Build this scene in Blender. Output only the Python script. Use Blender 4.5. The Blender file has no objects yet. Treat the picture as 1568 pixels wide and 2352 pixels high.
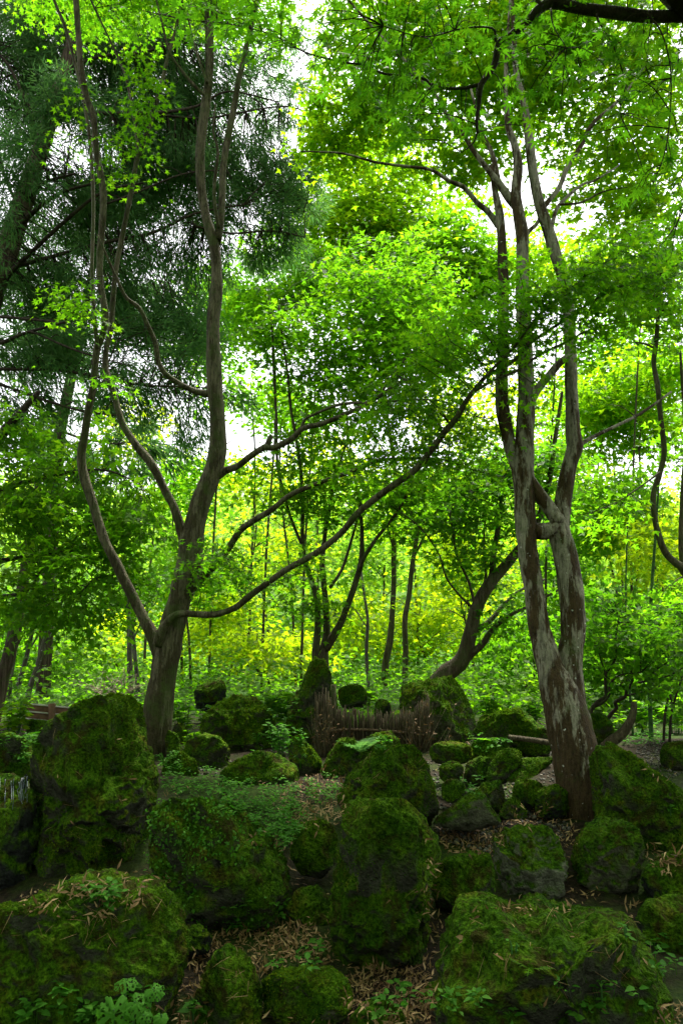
import bpy, math, random
import numpy as np
from mathutils import Vector
from mathutils.bvhtree import BVHTree

# ------------------------------------------------------------------ camera, world, sun, exposure
sc = bpy.context.scene
COL = sc.collection
PITCH = math.radians(10.04)
CAMZ = 1.5
FPX = 1829.0                       # focal length in units of the 1568 x 2352 grid the layout was measured on
cd = bpy.data.cameras.new('camera')
cd.sensor_fit = 'VERTICAL'; cd.sensor_height = 36.0; cd.lens = 28.0
cd.clip_start = 0.05; cd.clip_end = 600
cam = bpy.data.objects.new('camera', cd); COL.objects.link(cam)
cam.location = (0, 0, CAMZ); cam.rotation_euler = (math.radians(90) + PITCH, 0, 0)
sc.camera = cam

SUN_EL, SUN_AZ = math.radians(66), math.radians(18)
world = bpy.data.worlds.new('World'); sc.world = world; world.use_nodes = True
wn = world.node_tree; wn.nodes.clear()
wo = wn.nodes.new('ShaderNodeOutputWorld'); wb = wn.nodes.new('ShaderNodeBackground')
sk = wn.nodes.new('ShaderNodeTexSky'); sk.sky_type = 'NISHITA'; sk.sun_disc = False
sk.sun_elevation = SUN_EL; sk.sun_rotation = SUN_AZ; sk.dust_density = 4.0; sk.air_density = 1.0; sk.ozone_density = 1.0
hs = wn.nodes.new('ShaderNodeHueSaturation'); hs.inputs['Saturation'].default_value = 0.12
wn.links.new(sk.outputs[0], hs.inputs['Color']); wn.links.new(hs.outputs[0], wb.inputs['Color'])
wb.inputs['Strength'].default_value = 0.15
wn.links.new(wb.outputs[0], wo.inputs['Surface'])

sd = bpy.data.lights.new('sun', 'SUN'); sd.energy = 5.0; sd.angle = math.radians(10); sd.color = (1.0, 0.94, 0.82)
sun = bpy.data.objects.new('sun', sd); COL.objects.link(sun)
svec = Vector((math.sin(SUN_AZ) * math.cos(SUN_EL), math.cos(SUN_AZ) * math.cos(SUN_EL), math.sin(SUN_EL)))
sun.rotation_euler = (-svec).to_track_quat('-Z', 'Y').to_euler(); sun.location = svec * 30

sc.render.engine = 'CYCLES'
sc.view_settings.view_transform = 'Standard'; sc.view_settings.look = 'None'
sc.view_settings.gamma = 1.0; sc.view_settings.use_curve_mapping = False
sc.view_settings.exposure = 1.6
cy = sc.cycles
cy.max_bounces = 10; cy.diffuse_bounces = 4; cy.glossy_bounces = 2; cy.transmission_bounces = 9; cy.transparent_max_bounces = 4
cy.use_denoising = True; cy.caustics_reflective = False; cy.caustics_refractive = False
cy.sample_clamp_indirect = 4.0

rng = np.random.default_rng(11)
random.seed(5)

# ------------------------------------------------------------------ helpers: measuring
CAM = np.array([0, 0, CAMZ]); RV = np.array([1.0, 0, 0])
FV = np.array([0, math.cos(PITCH), math.sin(PITCH)]); UV = np.array([0, -math.sin(PITCH), math.cos(PITCH)])
def ray(u, v): return FV + (u - 784) / FPX * RV + (1176 - v) / FPX * UV
def P(u, v, D):
    r = ray(u, v); return CAM + r * (D / r[1])
def px(D, u=784, v=1176): return D / ray(u, v)[1] / FPX        # metres per layout unit at that distance

GY = np.array([-8, 3.3, 3.7, 4.3, 5.3, 6.0, 7.5, 8.3, 10, 20, 26, 34, 46, 64, 90, 200.])
GZ = np.array([0, 0.0, 0.0, .06, .30, .42, .54, .61, .64, .62, .9, 2.6, 5.5, 10.5, 16, 24.])
_perm = np.random.default_rng(3).random(4096)
def noise3(p, scale=1.0, seed=0):
    q = np.asarray(p, float) * scale + seed * 17.31 + 500.0
    i = np.floor(q).astype(np.int64); f = q - i; f = f * f * (3 - 2 * f); out = 0
    for dx in (0, 1):
        wx = f[..., 0] if dx else 1 - f[..., 0]
        for dy in (0, 1):
            wy = f[..., 1] if dy else 1 - f[..., 1]
            for dz in (0, 1):
                wz = f[..., 2] if dz else 1 - f[..., 2]
                h = ((i[..., 0] + dx) * 73856093 ^ (i[..., 1] + dy) * 19349663 ^ (i[..., 2] + dz) * 83492791) & 4095
                out = out + wx * wy * wz * _perm[h]
    return out * 2 - 1
def fbm(p, scale, octv=4, seed=0, gain=.5):
    a, s, o = 1.0, 0, 0
    for k in range(octv):
        s = s + a * noise3(p, scale * 2 ** k, seed + k); o += a; a *= gain
    return s / o
def ground_z(x, y):
    x = np.asarray(x, float); y = np.asarray(y, float)
    z = np.interp(y, GY, GZ)
    p = np.stack([x, y, np.zeros_like(x)], -1)
    k = np.clip((y - 2) / 4, 0.3, 1)
    z = z + .05 * noise3(p, 1.3, 1) * k + .02 * noise3(p, 4, 2) + np.clip(y - 22, 0, 40) / 40 * 1.6 * noise3(p, .09, 4)
    z = z + np.clip(np.abs(x) - 5, 0, 6) * .03
    z = z - .35 * np.exp(-((x + 2.55) / .5) ** 2) * np.exp(-((y - 4.8) / 1.5) ** 2)      # the stream cut at the left edge
    return z
def ground_hit(u, v, far=60):
    r = ray(u, v); D = np.arange(2.2, far, .02); t = D / r[1]
    x = r[0] * t; z = CAMZ + r[2] * t
    k = np.nonzero(z <= ground_z(x, D))[0]
    d = D[k[0]] if len(k) else far
    return np.array([r[0] * d / r[1], d, float(ground_z(r[0] * d / r[1], d))])
def drop(u, v, D):                  # a point on the ground straight below the picture point at distance D
    p = P(u, v, D); p[2] = ground_z(p[0], p[1]); return p

# ------------------------------------------------------------------ helpers: meshes
def mesh_from(name, V, L, S, tint=None, smooth=True):
    """V verts (n,3), L flat loop vertex indices, S loop count per polygon"""
    m = bpy.data.meshes.new(name)
    V = np.ascontiguousarray(V, np.float32); L = np.ascontiguousarray(L, np.int32); S = np.ascontiguousarray(S, np.int32)
    m.vertices.add(len(V)); m.vertices.foreach_set('co', V.ravel())
    m.loops.add(len(L)); m.loops.foreach_set('vertex_index', L)
    m.polygons.add(len(S)); st = np.zeros(len(S), np.int32); st[1:] = np.cumsum(S)[:-1]
    m.polygons.foreach_set('loop_start', st); m.polygons.foreach_set('loop_total', S)
    if smooth: m.polygons.foreach_set('use_smooth', np.ones(len(S), bool))
    if tint is not None:
        a = m.attributes.new('tint', 'FLOAT', 'POINT'); a.data.foreach_set('value', np.ascontiguousarray(tint, np.float32))
    m.update(calc_edges=True)
    return m
def put(name, me, mat, parent=None, loc=(0, 0, 0), kind=None, label=None, cat=None, group=None):
    o = bpy.data.objects.new(name, me); COL.objects.link(o)
    if mat is not None and me is not None and not me.materials: me.materials.append(mat)
    o.location = loc
    if parent is not None: o.parent = parent
    tag(o, label, cat, group, kind); return o
def tag(o, label=None, cat=None, group=None, kind=None):
    if label: o['label'] = label
    if cat: o['category'] = cat
    if group: o['group'] = group
    if kind: o['kind'] = kind
    return o
def thing(name, loc, label, cat, group=None):
    o = bpy.data.objects.new(name, None); COL.objects.link(o); o.empty_display_size = .1
    o.location = loc; return tag(o, label, cat, group)
class MB:
    """collects pieces into one mesh"""
    def __init__(s): s.V = []; s.L = []; s.S = []; s.T = []; s.n = 0
    def add(s, V, L, S, T=None):
        V = np.asarray(V, float); s.V.append(V); s.L.append(np.asarray(L, np.int64) + s.n); s.S.append(np.asarray(S)); s.n += len(V)
        s.T.append(np.full(len(V), .5) if T is None else np.asarray(T, float))
    def build(s, name, mat, parent=None, origin=(0, 0, 0), smooth=True, tint=True, **k):
        V = np.concatenate(s.V) - np.asarray(origin, float)
        me = mesh_from(name, V, np.concatenate(s.L), np.concatenate(s.S), np.concatenate(s.T) if tint else None, smooth)
        return put(name, me, mat, parent, (0, 0, 0) if parent is not None else tuple(origin), **k)

def catmull(pts, rad, per):
    pts = np.asarray(pts, float); rad = np.asarray(rad, float); n = len(pts)
    if n < 3: 
        t = np.linspace(0, 1, per + 1)[:, None]; return pts[0] * (1 - t) + pts[-1] * t, rad[0] * (1 - t[:, 0]) + rad[-1] * t[:, 0]
    e = np.vstack([2 * pts[0] - pts[1], pts, 2 * pts[-1] - pts[-2]]); out = []; ro = []
    t = np.linspace(0, 1, per, endpoint=False)[:, None]
    for i in range(n - 1):
        a, b, c, d = e[i], e[i + 1], e[i + 2], e[i + 3]
        out.append(.5 * (2 * b + (c - a) * t + (2 * a - 5 * b + 4 * c - d) * t ** 2 + (3 * b - a - 3 * c + d) * t ** 3))
        ro.append(rad[i] * (1 - t[:, 0]) + rad[i + 1] * t[:, 0])
    out.append(pts[-1:]); ro.append(rad[-1:])
    return np.vstack(out), np.concatenate(ro)
def tube(mb, pts, rad, sides=8, per=4, bump=.0, seed=0, flat_end=False, tint=None):
    C, R = catmull(pts, rad, per); n = len(C)
    T = np.gradient(C, axis=0); T /= np.linalg.norm(T, axis=1)[:, None] + 1e-9
    N = np.zeros_like(C); a = np.cross(T[0], [0, 1, 0.13]); N[0] = a / (np.linalg.norm(a) + 1e-9)
    for i in range(1, n):
        a = N[i - 1] - T[i] * np.dot(N[i - 1], T[i]); N[i] = a / (np.linalg.norm(a) + 1e-9)
    B = np.cross(T, N); th = np.linspace(0, 2 * math.pi, sides, endpoint=False)
    dirs = np.cos(th)[None, :, None] * N[:, None] + np.sin(th)[None, :, None] * B[:, None]
    V = C[:, None] + dirs * R[:, None, None]
    if bump:
        f = 1 + bump * (fbm(V, 3.2, 3, seed) * 1.2 + .7 * fbm(V, 11, 2, seed + 5)); V = C[:, None] + dirs * (R[:, None] * f)[..., None]
    V = V.reshape(-1, 3); i = np.arange(n - 1)[:, None] * sides; j = np.arange(sides)[None]; k = (j + 1) % sides
    Q = np.stack([i + j, i + k, i + sides + k, i + sides + j], -1).reshape(-1, 4)
    tip = C[-1] + (0 if flat_end else 1) * T[-1] * R[-1] * .7
    V = np.vstack([V, tip, C[0]]); m = (n - 1) * sides
    c1 = np.stack([m + j[0], m + k[0], np.full(sides, n * sides)], -1)
    c0 = np.stack([k[0], j[0], np.full(sides, n * sides + 1)], -1)
    mb.add(V, np.concatenate([Q.ravel(), c1.ravel(), c0.ravel()]), np.concatenate([np.full(len(Q), 4), np.full(2 * sides, 3)]),
           None if tint is None else np.full(len(V), tint))
    return C
def pxpath(p, D0, D1=None, off=0):
    """[(u, v, width), ...] measured points -> world points and radii; distance runs from D0 to D1 along the path"""
    a = np.array([q[:3] for q in p], float); seg = np.r_[0, np.cumsum(np.hypot(*np.diff(a[:, :2], axis=0).T))]
    D = D0 + ((D0 if D1 is None else D1) - D0) * seg / seg[-1]
    W = np.array([P(u, v, d) for (u, v, _), d in zip(a, D)])
    R = np.array([w * .5 * px(d, u, v) for (u, v, w), d in zip(a, D)])
    return W, R

# leaf outlines: x along the leaf, y across, z up; every leaf is one or a few polygons
def maple_outline(lobes, notch):
    out = []
    for i, (a, l) in enumerate(lobes):
        out.append((a, l))
        if i < len(lobes) - 1: out.append(((a + lobes[i + 1][0]) / 2, notch))
    pts = [(r * math.cos(math.radians(a)), r * math.sin(math.radians(a))) for a, r in out]
    return pts
def tmpl_ngon(pts, droop=.12):
    V = np.array([(x, y, -droop * (x * x + y * y)) for x, y in pts]); return V, np.arange(len(V)), np.array([len(V)])
star7 = maple_outline([(-128, .42), (-82, .72), (-40, .92), (0, 1), (40, .92), (82, .72), (128, .42)], .30)
star5 = maple_outline([(-105, .6), (-50, .9), (0, 1), (50, .9), (105, .6)], .36)
star3 = maple_outline([(-75, .8), (0, 1), (75, .8)], .42)
LEAF5 = tmpl_ngon([(-.02, 0)] + star5)
LEAF3 = tmpl_ngon([(-.15, 0)] + star3)
LEAF2 = (np.array([(-.1, 0, 0), (.4, -.36, .05), (1, 0, -.12), (.4, .36, .05)]), np.arange(4), np.array([4]))
LANCE = (np.array([(0, 0, 0), (.3, -.11, .03), (1, 0, -.14), (.3, .11, .03), (.6, 0, -.02)]), np.array([0, 1, 4, 1, 2, 4, 0, 4, 3, 4, 2, 3]), np.array([3] * 4))
OVATE = (np.array([(0, 0, 0), (.3, -.27, .05), (.62, -.2, 0), (1, 0, -.14), (.62, .2, 0), (.3, .27, .05), (.45, 0, -.04)]),
         np.array([0, 1, 6, 1, 2, 6, 2, 3, 6, 3, 4, 6, 4, 5, 6, 5, 0, 6]), np.array([3] * 6))
TRI = (np.array([(0, -.5, 0), (1, 0, 0), (0, .5, 0)]), np.arange(3), np.array([3]))
def big_maple(seed):
    r = np.random.default_rng(seed); pts = []
    lob = [(-130, .45), (-86, .74), (-42, .95), (0, 1.0), (42, .95), (86, .74), (130, .45)]
    for i, (a, l) in enumerate(lob):
        a += r.uniform(-5, 5); l *= r.uniform(.92, 1.06)
        for da, f in ((-8.5, .62), (-4.5, .8), (0, 1), (4.5, .8), (8.5, .62)): pts.append((a + da * (1.35 if l < .5 else 1), l * f))
        if i < 6: pts.append(((a + lob[i + 1][0]) / 2, .30))
    V = [(0, 0, 0)] + [(q * math.cos(math.radians(a)), q * math.sin(math.radians(a)), 0) for a, q in pts]
    V = np.array(V); rr = np.hypot(V[:, 0], V[:, 1]); fold = r.uniform(.05, .2)
    V[:, 2] = -r.uniform(.12, .32) * rr ** 2 + fold * np.abs(V[:, 1]) * .5 + r.uniform(-.08, .08) * V[:, 0] * V[:, 1] * 3
    n = len(pts); L = []
    for i in range(n - 1): L += [0, i + 1, i + 2]
    # the stalk
    b = len(V); V = np.vstack([V, [(0, -.012, 0), (0, .012, 0), (-.55, .008, -.1), (-.55, -.008, -.1)]]); L += [b, b + 1, b + 2, b, b + 2, b + 3]
    return V, np.array(L), np.full(n - 1 + 2, 3)
BIG = [big_maple(k) for k in range(5)]

def frames(axis, normal):
    x = axis / (np.linalg.norm(axis, axis=1)[:, None] + 1e-9)
    z = normal - x * np.sum(normal * x, 1)[:, None]; z /= np.linalg.norm(z, axis=1)[:, None] + 1e-9
    return np.stack([x, np.cross(z, x), z], -1)          # columns
def scatter(mb, tmpl, pos, axis, normal, size, tint=None):
    V, L, S = tmpl; n = len(pos); k = len(V)
    M = frames(axis, normal)
    W = np.einsum('nij,kj->nki', M, V) * np.asarray(size).reshape(-1, 1, 1) + pos[:, None]
    LL = (L[None] + np.arange(n)[:, None] * k).ravel(); SS = np.tile(S, n)
    if tint is None: tint = rng.random(n)
    mb.add(W.reshape(-1, 3), LL, SS, np.repeat(tint, k))

# ------------------------------------------------------------------ materials
def new_mat(name):
    m = bpy.data.materials.new(name); m.use_nodes = True; nt = m.node_tree; nt.nodes.clear()
    out = nt.nodes.new('ShaderNodeOutputMaterial'); return m, nt, out
def N(nt, t, **k):
    n = nt.nodes.new(t)
    for a, b in k.items():
        if a in n.inputs: n.inputs[a].default_value = b
        else: setattr(n, a, b)
    return n
def ramp(nt, fac, stops):
    r = nt.nodes.new('ShaderNodeValToRGB'); e = r.color_ramp.elements
    while len(e) < len(stops): e.new(.5)
    for x, (p, c) in zip(e, stops): x.position = p; x.color = (*c, 1) if len(c) == 3 else c
    nt.links.new(fac, r.inputs[0]); return r.outputs[0]
def texco(nt, scale=(1, 1, 1)):
    g = nt.nodes.new('ShaderNodeNewGeometry'); mp = nt.nodes.new('ShaderNodeMapping'); mp.inputs['Scale'].default_value = scale
    nt.links.new(g.outputs['Position'], mp.inputs['Vector']); return mp.outputs[0], g
def tex(nt, vec, scale, detail=4, rough=.6, kind='noise'):
    n = nt.nodes.new('ShaderNodeTexNoise'); n.inputs['Scale'].default_value = scale; n.inputs['Detail'].default_value = detail; n.inputs['Roughness'].default_value = rough
    nt.links.new(vec, n.inputs['Vector']); return n.outputs['Fac']
def mixc(nt, fac, a, b, mode='MIX'):
    m = nt.nodes.new('ShaderNodeMix'); m.data_type = 'RGBA'; m.blend_type = mode
    for s, v in ((0, fac), (6, a), (7, b)):
        if hasattr(v, 'links') or hasattr(v, 'is_linked'): nt.links.new(v, m.inputs[s])
        else: m.inputs[s].default_value = v if s == 0 else (*v, 1)
    return m.outputs[2]
def leaf_mat(name, refl, trans, mixf=.6, rough=.55, spec=.1):
    """refl / trans: three colours each, picked by a random number stored per leaf"""
    m, nt, out = new_mat(name)
    at = N(nt, 'ShaderNodeAttribute', attribute_name='tint')
    pos = [0, .55, 1]
    c1 = ramp(nt, at.outputs['Fac'], list(zip(pos, refl))); c2 = ramp(nt, at.outputs['Fac'], list(zip(pos, trans)))
    b = N(nt, 'ShaderNodeBsdfPrincipled', Roughness=rough); b.inputs['Specular IOR Level'].default_value = spec
    t = N(nt, 'ShaderNodeBsdfTranslucent'); mx = N(nt, 'ShaderNodeMixShader'); mx.inputs[0].default_value = mixf
    nt.links.new(c1, b.inputs['Base Color']); nt.links.new(c2, t.inputs['Color'])
    nt.links.new(b.outputs[0], mx.inputs[1]); nt.links.new(t.outputs[0], mx.inputs[2]); nt.links.new(mx.outputs[0], out.inputs[0])
    return m
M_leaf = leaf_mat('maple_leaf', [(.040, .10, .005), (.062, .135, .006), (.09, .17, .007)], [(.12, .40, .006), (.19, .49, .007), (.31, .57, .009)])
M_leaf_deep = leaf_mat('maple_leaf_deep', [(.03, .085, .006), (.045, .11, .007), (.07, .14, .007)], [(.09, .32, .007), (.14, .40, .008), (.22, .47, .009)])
M_leaf_yel = leaf_mat('maple_leaf_sunny', [(.06, .14, .005), (.09, .17, .006), (.14, .21, .007)], [(.22, .56, .006), (.32, .62, .007), (.47, .67, .01)])  # brighter maple leaf copy, sunny look put into the colour
M_leaf_sun = leaf_mat('sunlit_leaf', [(.10, .19, .006), (.14, .215, .007), (.19, .24, .009)], [(.38, .66, .008), (.5, .71, .009), (.64, .74, .012)])  # sunlight of the background put into a brighter, yellower leaf colour
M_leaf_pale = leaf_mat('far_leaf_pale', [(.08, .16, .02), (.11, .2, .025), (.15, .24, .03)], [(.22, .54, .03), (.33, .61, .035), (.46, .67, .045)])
M_cedar = leaf_mat('cedar_spray', [(.034, .10, .028), (.055, .13, .036), (.08, .155, .04)], [(.08, .24, .05), (.12, .3, .055), (.16, .33, .06)], .4, .7, .08)
M_cover = leaf_mat('ground_cover_leaf', [(.03, .11, .008), (.05, .16, .014), (.085, .21, .025)], [(.05, .24, .008), (.09, .34, .01), (.15, .42, .014)], .4, .6, .08)
M_moss = leaf_mat('moss_tuft', [(.020, .06, .003), (.048, .115, .005), (.12, .175, .008)], [(.02, .06, .002), (.05, .11, .003), (.12, .17, .004)], .35, .9, .02)
M_litter = leaf_mat('dry_leaf', [(.085, .045, .018), (.22, .135, .055), (.42, .29, .14)], [(.1, .05, .01), (.2, .1, .03), (.3, .18, .06)], .15, .6, .2)
M_plantstem = leaf_mat('green_stem', [(.05, .13, .03)] * 3, [(.05, .13, .02)] * 3, .2)

def rock_mat(name, bare, green, seed):
    m, nt, out = new_mat(name); vec, g = texco(nt)
    n1 = tex(nt, vec, 2.6, 6, .62); n2 = tex(nt, vec, 17, 5, .65); n3 = tex(nt, vec, 60, 3, .6); n4 = tex(nt, vec, 5.5, 5, .7)
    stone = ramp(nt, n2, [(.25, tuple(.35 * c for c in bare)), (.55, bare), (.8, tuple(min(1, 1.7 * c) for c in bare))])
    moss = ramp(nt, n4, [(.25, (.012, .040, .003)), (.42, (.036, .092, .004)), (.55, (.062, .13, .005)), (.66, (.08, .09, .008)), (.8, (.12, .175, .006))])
    moss = mixc(nt, .85, moss, ramp(nt, n3, [(.35, (.15, .17, .15)), (.5, (.8, .8, .8)), (.68, (1.5, 1.45, 1.3))]), 'MULTIPLY')
    moss = mixc(nt, ramp(nt, tex(nt, vec, 9, 4, .7), [(.52, (0, 0, 0)), (.62, (.8, .8, .8))]), moss, (.03, .02, .006))
    sep = N(nt, 'ShaderNodeSeparateXYZ'); nt.links.new(g.outputs['Normal'], sep.inputs[0])
    a = N(nt, 'ShaderNodeMath', operation='MULTIPLY_ADD'); nt.links.new(sep.outputs['Z'], a.inputs[0]); a.inputs[1].default_value = .28; nt.links.new(n1, a.inputs[2])
    fac = ramp(nt, a.outputs[0], [(max(0, .62 - green * .45), (0, 0, 0)), (min(1, .74 - green * .42), (1, 1, 1))])
    col = mixc(nt, fac, stone, moss)
    b = N(nt, 'ShaderNodeBsdfPrincipled', Roughness=.9); b.inputs['Specular IOR Level'].default_value = .04
    h = N(nt, 'ShaderNodeMath', operation='MULTIPLY_ADD'); nt.links.new(n3, h.inputs[0]); h.inputs[1].default_value = .5; nt.links.new(n2, h.inputs[2])
    bp = N(nt, 'ShaderNodeBump', Strength=1.0, Distance=.07); nt.links.new(h.outputs[0], bp.inputs['Height']); nt.links.new(bp.outputs[0], b.inputs['Normal'])
    nt.links.new(col, b.inputs['Base Color']); nt.links.new(b.outputs[0], out.inputs[0]); return m
M_rock_moss = rock_mat('mossy_stone', (.055, .057, .038), .6, 0)
M_rock_half = rock_mat('half_mossy_stone', (.10, .10, .065), .5, 1)
M_rock_bare = rock_mat('lichen_grey_stone', (.16, .165, .115), .25, 2)
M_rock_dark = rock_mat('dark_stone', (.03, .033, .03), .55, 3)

def bark_mat(name, base, alt, green, spots=0.0, streak=(9, 9, 1.6), patch=.5, spotc=(.42, .42, .38)):
    m, nt, out = new_mat(name); vec, g = texco(nt); vs, _ = texco(nt, streak)
    n1 = tex(nt, vec, 2.4, 5, .65); n2 = tex(nt, vs, 5, 5, .65); n3 = tex(nt, vec, 45, 3); n4 = tex(nt, vec, 4.1, 6, .7); nb = tex(nt, vs, 1.3, 7, .68)
    zs = N(nt, 'ShaderNodeSeparateXYZ'); nt.links.new(g.outputs['Position'], zs.inputs[0]); zr = N(nt, 'ShaderNodeMapRange'); zr.inputs['From Min'].default_value = .3; zr.inputs['From Max'].default_value = 2.2; zr.inputs['To Min'].default_value = -.10; zr.inputs['To Max'].default_value = .02
    nt.links.new(zs.outputs['Z'], zr.inputs['Value']); ad = N(nt, 'ShaderNodeMath', operation='ADD'); nt.links.new(nb, ad.inputs[0]); nt.links.new(zr.outputs[0], ad.inputs[1]); nb = ad.outputs[0]
    c = mixc(nt, ramp(nt, nb, [(patch - .025, (0, 0, 0)), (patch + .025, (1, 1, 1))]), base, alt)
    c = mixc(nt, .7, c, ramp(nt, n2, [(.34, (.22, .2, .17)), (.48, (.8, .8, .78)), (.7, (1.35, 1.33, 1.28))]), 'MULTIPLY')
    fiss = tex(nt, vs, 14, 4, .7); c = mixc(nt, .8, c, ramp(nt, fiss, [(.36, (.3, .28, .25)), (.47, (1, 1, 1)), (.7, (1.15, 1.15, 1.12))]), 'MULTIPLY')
    c = mixc(nt, ramp(nt, n4, [(.62 - green * .3, (0, 0, 0)), (.78 - green * .2, (.9, .9, .9))]), c, (.045, .075, .012))
    if spots:
        vo = N(nt, 'ShaderNodeTexVoronoi', Scale=17.0); nt.links.new(vec, vo.inputs['Vector'])
        s = N(nt, 'ShaderNodeMath', operation='MULTIPLY_ADD'); nt.links.new(n3, s.inputs[0]); s.inputs[1].default_value = .55; nt.links.new(vo.outputs['Distance'], s.inputs[2])
        f = ramp(nt, s.outputs[0], [(.30 + spots * .1, (1, 1, 1)), (.36 + spots * .1, (0, 0, 0))])
        gate = ramp(nt, n1, [(.45, (0, 0, 0)), (.55, (1, 1, 1))])
        f = mixc(nt, 1.0, f, gate, 'MULTIPLY'); c = mixc(nt, f, c, spotc)
    b = N(nt, 'ShaderNodeBsdfPrincipled', Roughness=.72); b.inputs['Specular IOR Level'].default_value = .12
    h = N(nt, 'ShaderNodeMath', operation='MULTIPLY_ADD'); nt.links.new(n3, h.inputs[0]); h.inputs[1].default_value = .4; nt.links.new(n2, h.inputs[2])
    bp = N(nt, 'ShaderNodeBump', Strength=.9, Distance=.03); nt.links.new(h.outputs[0], bp.inputs['Height']); nt.links.new(bp.outputs[0], b.inputs['Normal'])
    nt.links.new(c, b.inputs['Base Color']); nt.links.new(b.outputs[0], out.inputs[0]); return m
M_bark_left = bark_mat('maple_bark_olive', (.05, .042, .02), (.115, .102, .062), .45, 0.0, patch=.5)
M_bark_right = bark_mat('maple_bark_mottled', (.055, .036, .016), (.235, .215, .165), .2, .15, (6, 6, 1.3), .51, (.55, .55, .5))
M_bark_mid = bark_mat('maple_bark_brown', (.055, .042, .022), (.095, .08, .05), .5)
M_bark_dark = bark_mat('branch_bark_dark', (.03, .022, .014), (.05, .04, .025), .2)
M_bark_cedar = bark_mat('cedar_bark', (.06, .042, .028), (.12, .09, .065), .5, 0, (16, 16, .8), .5)
M_bark_grey = bark_mat('lichen_bark_grey', (.10, .09, .07), (.22, .21, .18), .2, .9)
M_log = bark_mat('cut_log', (.06, .048, .027), (.105, .085, .052), .4)
M_dead = bark_mat('dead_twig', (.26, .22, .15), (.36, .31, .22), 0)
M_bamboo = bark_mat('bamboo_stem', (.04, .10, .025), (.055, .13, .03), 0, 0, (3, 3, 3))
M_brush = leaf_mat('brushwood', [(.03, .024, .012), (.068, .054, .028), (.16, .135, .08)], [(.05, .03, .01)] * 3, .05, .75, .2)
M_rail = bark_mat('fence_rail', (.075, .05, .026), (.125, .085, .045), 0)

def ground_mat():
    m, nt, out = new_mat('forest_floor'); vec, g = texco(nt)
    n1 = tex(nt, vec, 1.1, 6, .65); n2 = tex(nt, vec, 30, 4, .7)
    soil = ramp(nt, n2, [(.3, (.006, .005, .003)), (.55, (.018, .013, .007)), (.75, (.05, .035, .018))])
    moss = ramp(nt, n2, [(.3, (.008, .018, .002)), (.7, (.03, .055, .005))])
    c = mixc(nt, ramp(nt, n1, [(.45, (0, 0, 0)), (.58, (1, 1, 1))]), soil, moss)
    sep = N(nt, 'ShaderNodeSeparateXYZ'); nt.links.new(g.outputs['Position'], sep.inputs[0])
    far = N(nt, 'ShaderNodeMapRange'); far.inputs['From Min'].default_value = 10; far.inputs['From Max'].default_value = 16
    nt.links.new(sep.outputs['Y'], far.inputs['Value'])
    grass = ramp(nt, n2, [(.3, (.03, .08, .01)), (.7, (.09, .17, .03))])
    c = mixc(nt, far.outputs[0], c, grass)
    b = N(nt, 'ShaderNodeBsdfPrincipled', Roughness=.95); b.inputs['Specular IOR Level'].default_value = .1
    bp = N(nt, 'ShaderNodeBump', Strength=.8, Distance=.03); nt.links.new(n2, bp.inputs['Height']); nt.links.new(bp.outputs[0], b.inputs['Normal'])
    nt.links.new(c, b.inputs['Base Color']); nt.links.new(b.outputs[0], out.inputs[0]); return m
M_ground = ground_mat()
def plain_mat(name, col, rough=.7, sc_=14, var=.5, spec=.3):
    m, nt, out = new_mat(name); vec, g = texco(nt); n = tex(nt, vec, sc_, 5)
    c = ramp(nt, n, [(.25, tuple(x * (1 - var) for x in col)), (.75, tuple(min(1, x * (1 + var)) for x in col))])
    b = N(nt, 'ShaderNodeBsdfPrincipled', Roughness=rough); b.inputs['Specular IOR Level'].default_value = spec
    bp = N(nt, 'ShaderNodeBump', Strength=.4, Distance=.01); nt.links.new(n, bp.inputs['Height']); nt.links.new(bp.outputs[0], b.inputs['Normal'])
    nt.links.new(c, b.inputs['Base Color']); nt.links.new(b.outputs[0], out.inputs[0]); return m
M_gravel = leaf_mat('gravel', [(.022, .022, .016), (.06, .058, .044), (.2, .185, .145)], [(0, 0, 0)] * 3, 0.0, .8, .3)
M_plank = plain_mat('weathered_plank', (.12, .065, .035), .8, 20)
M_pale = plain_mat('pale_edge', (.45, .42, .36), .8, 20, .3)
M_block = plain_mat('mossy_block', (.10, .09, .05), .9, 10)
M_water = plain_mat('running_water', (.06, .08, .09), .3, 40, .5, .4)

# ------------------------------------------------------------------ ground
SURF_V, SURF_T, _off = [], [], [0]
def register(V, tris):
    SURF_V.append(V); SURF_T.append(tris + _off[0]); _off[0] += len(V)
xs = np.unique(np.r_[np.linspace(-90, -8, 24), np.linspace(-8, -3.5, 30), np.linspace(-3.5, 3.5, 110), np.linspace(3.5, 8, 30), np.linspace(8, 90, 24)])
ys = np.unique(np.r_[np.linspace(-8, 2.4, 14), np.linspace(2.4, 10, 120), np.linspace(10, 30, 50), np.linspace(30, 190, 60)])
X, Y = np.meshgrid(xs, ys); Z = ground_z(X, Y)
gv = np.stack([X, Y, Z], -1).reshape(-1, 3); nx = len(xs)
a = (np.arange(len(ys) - 1)[:, None] * nx + np.arange(nx - 1)[None]).ravel()
gq = np.stack([a, a + 1, a + nx + 1, a + nx], -1)
put('ground', mesh_from('ground', gv, gq.ravel(), np.full(len(gq), 4)), M_ground, kind='structure')
near = (gv[gq[:, 0], 1] < 26) & (gv[gq[:, 0], 1] > 2) & (np.abs(gv[gq[:, 0], 0]) < 9)
gt = np.concatenate([gq[near][:, [0, 1, 2]], gq[near][:, [0, 2, 3]]]); register(gv, gt)

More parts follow.
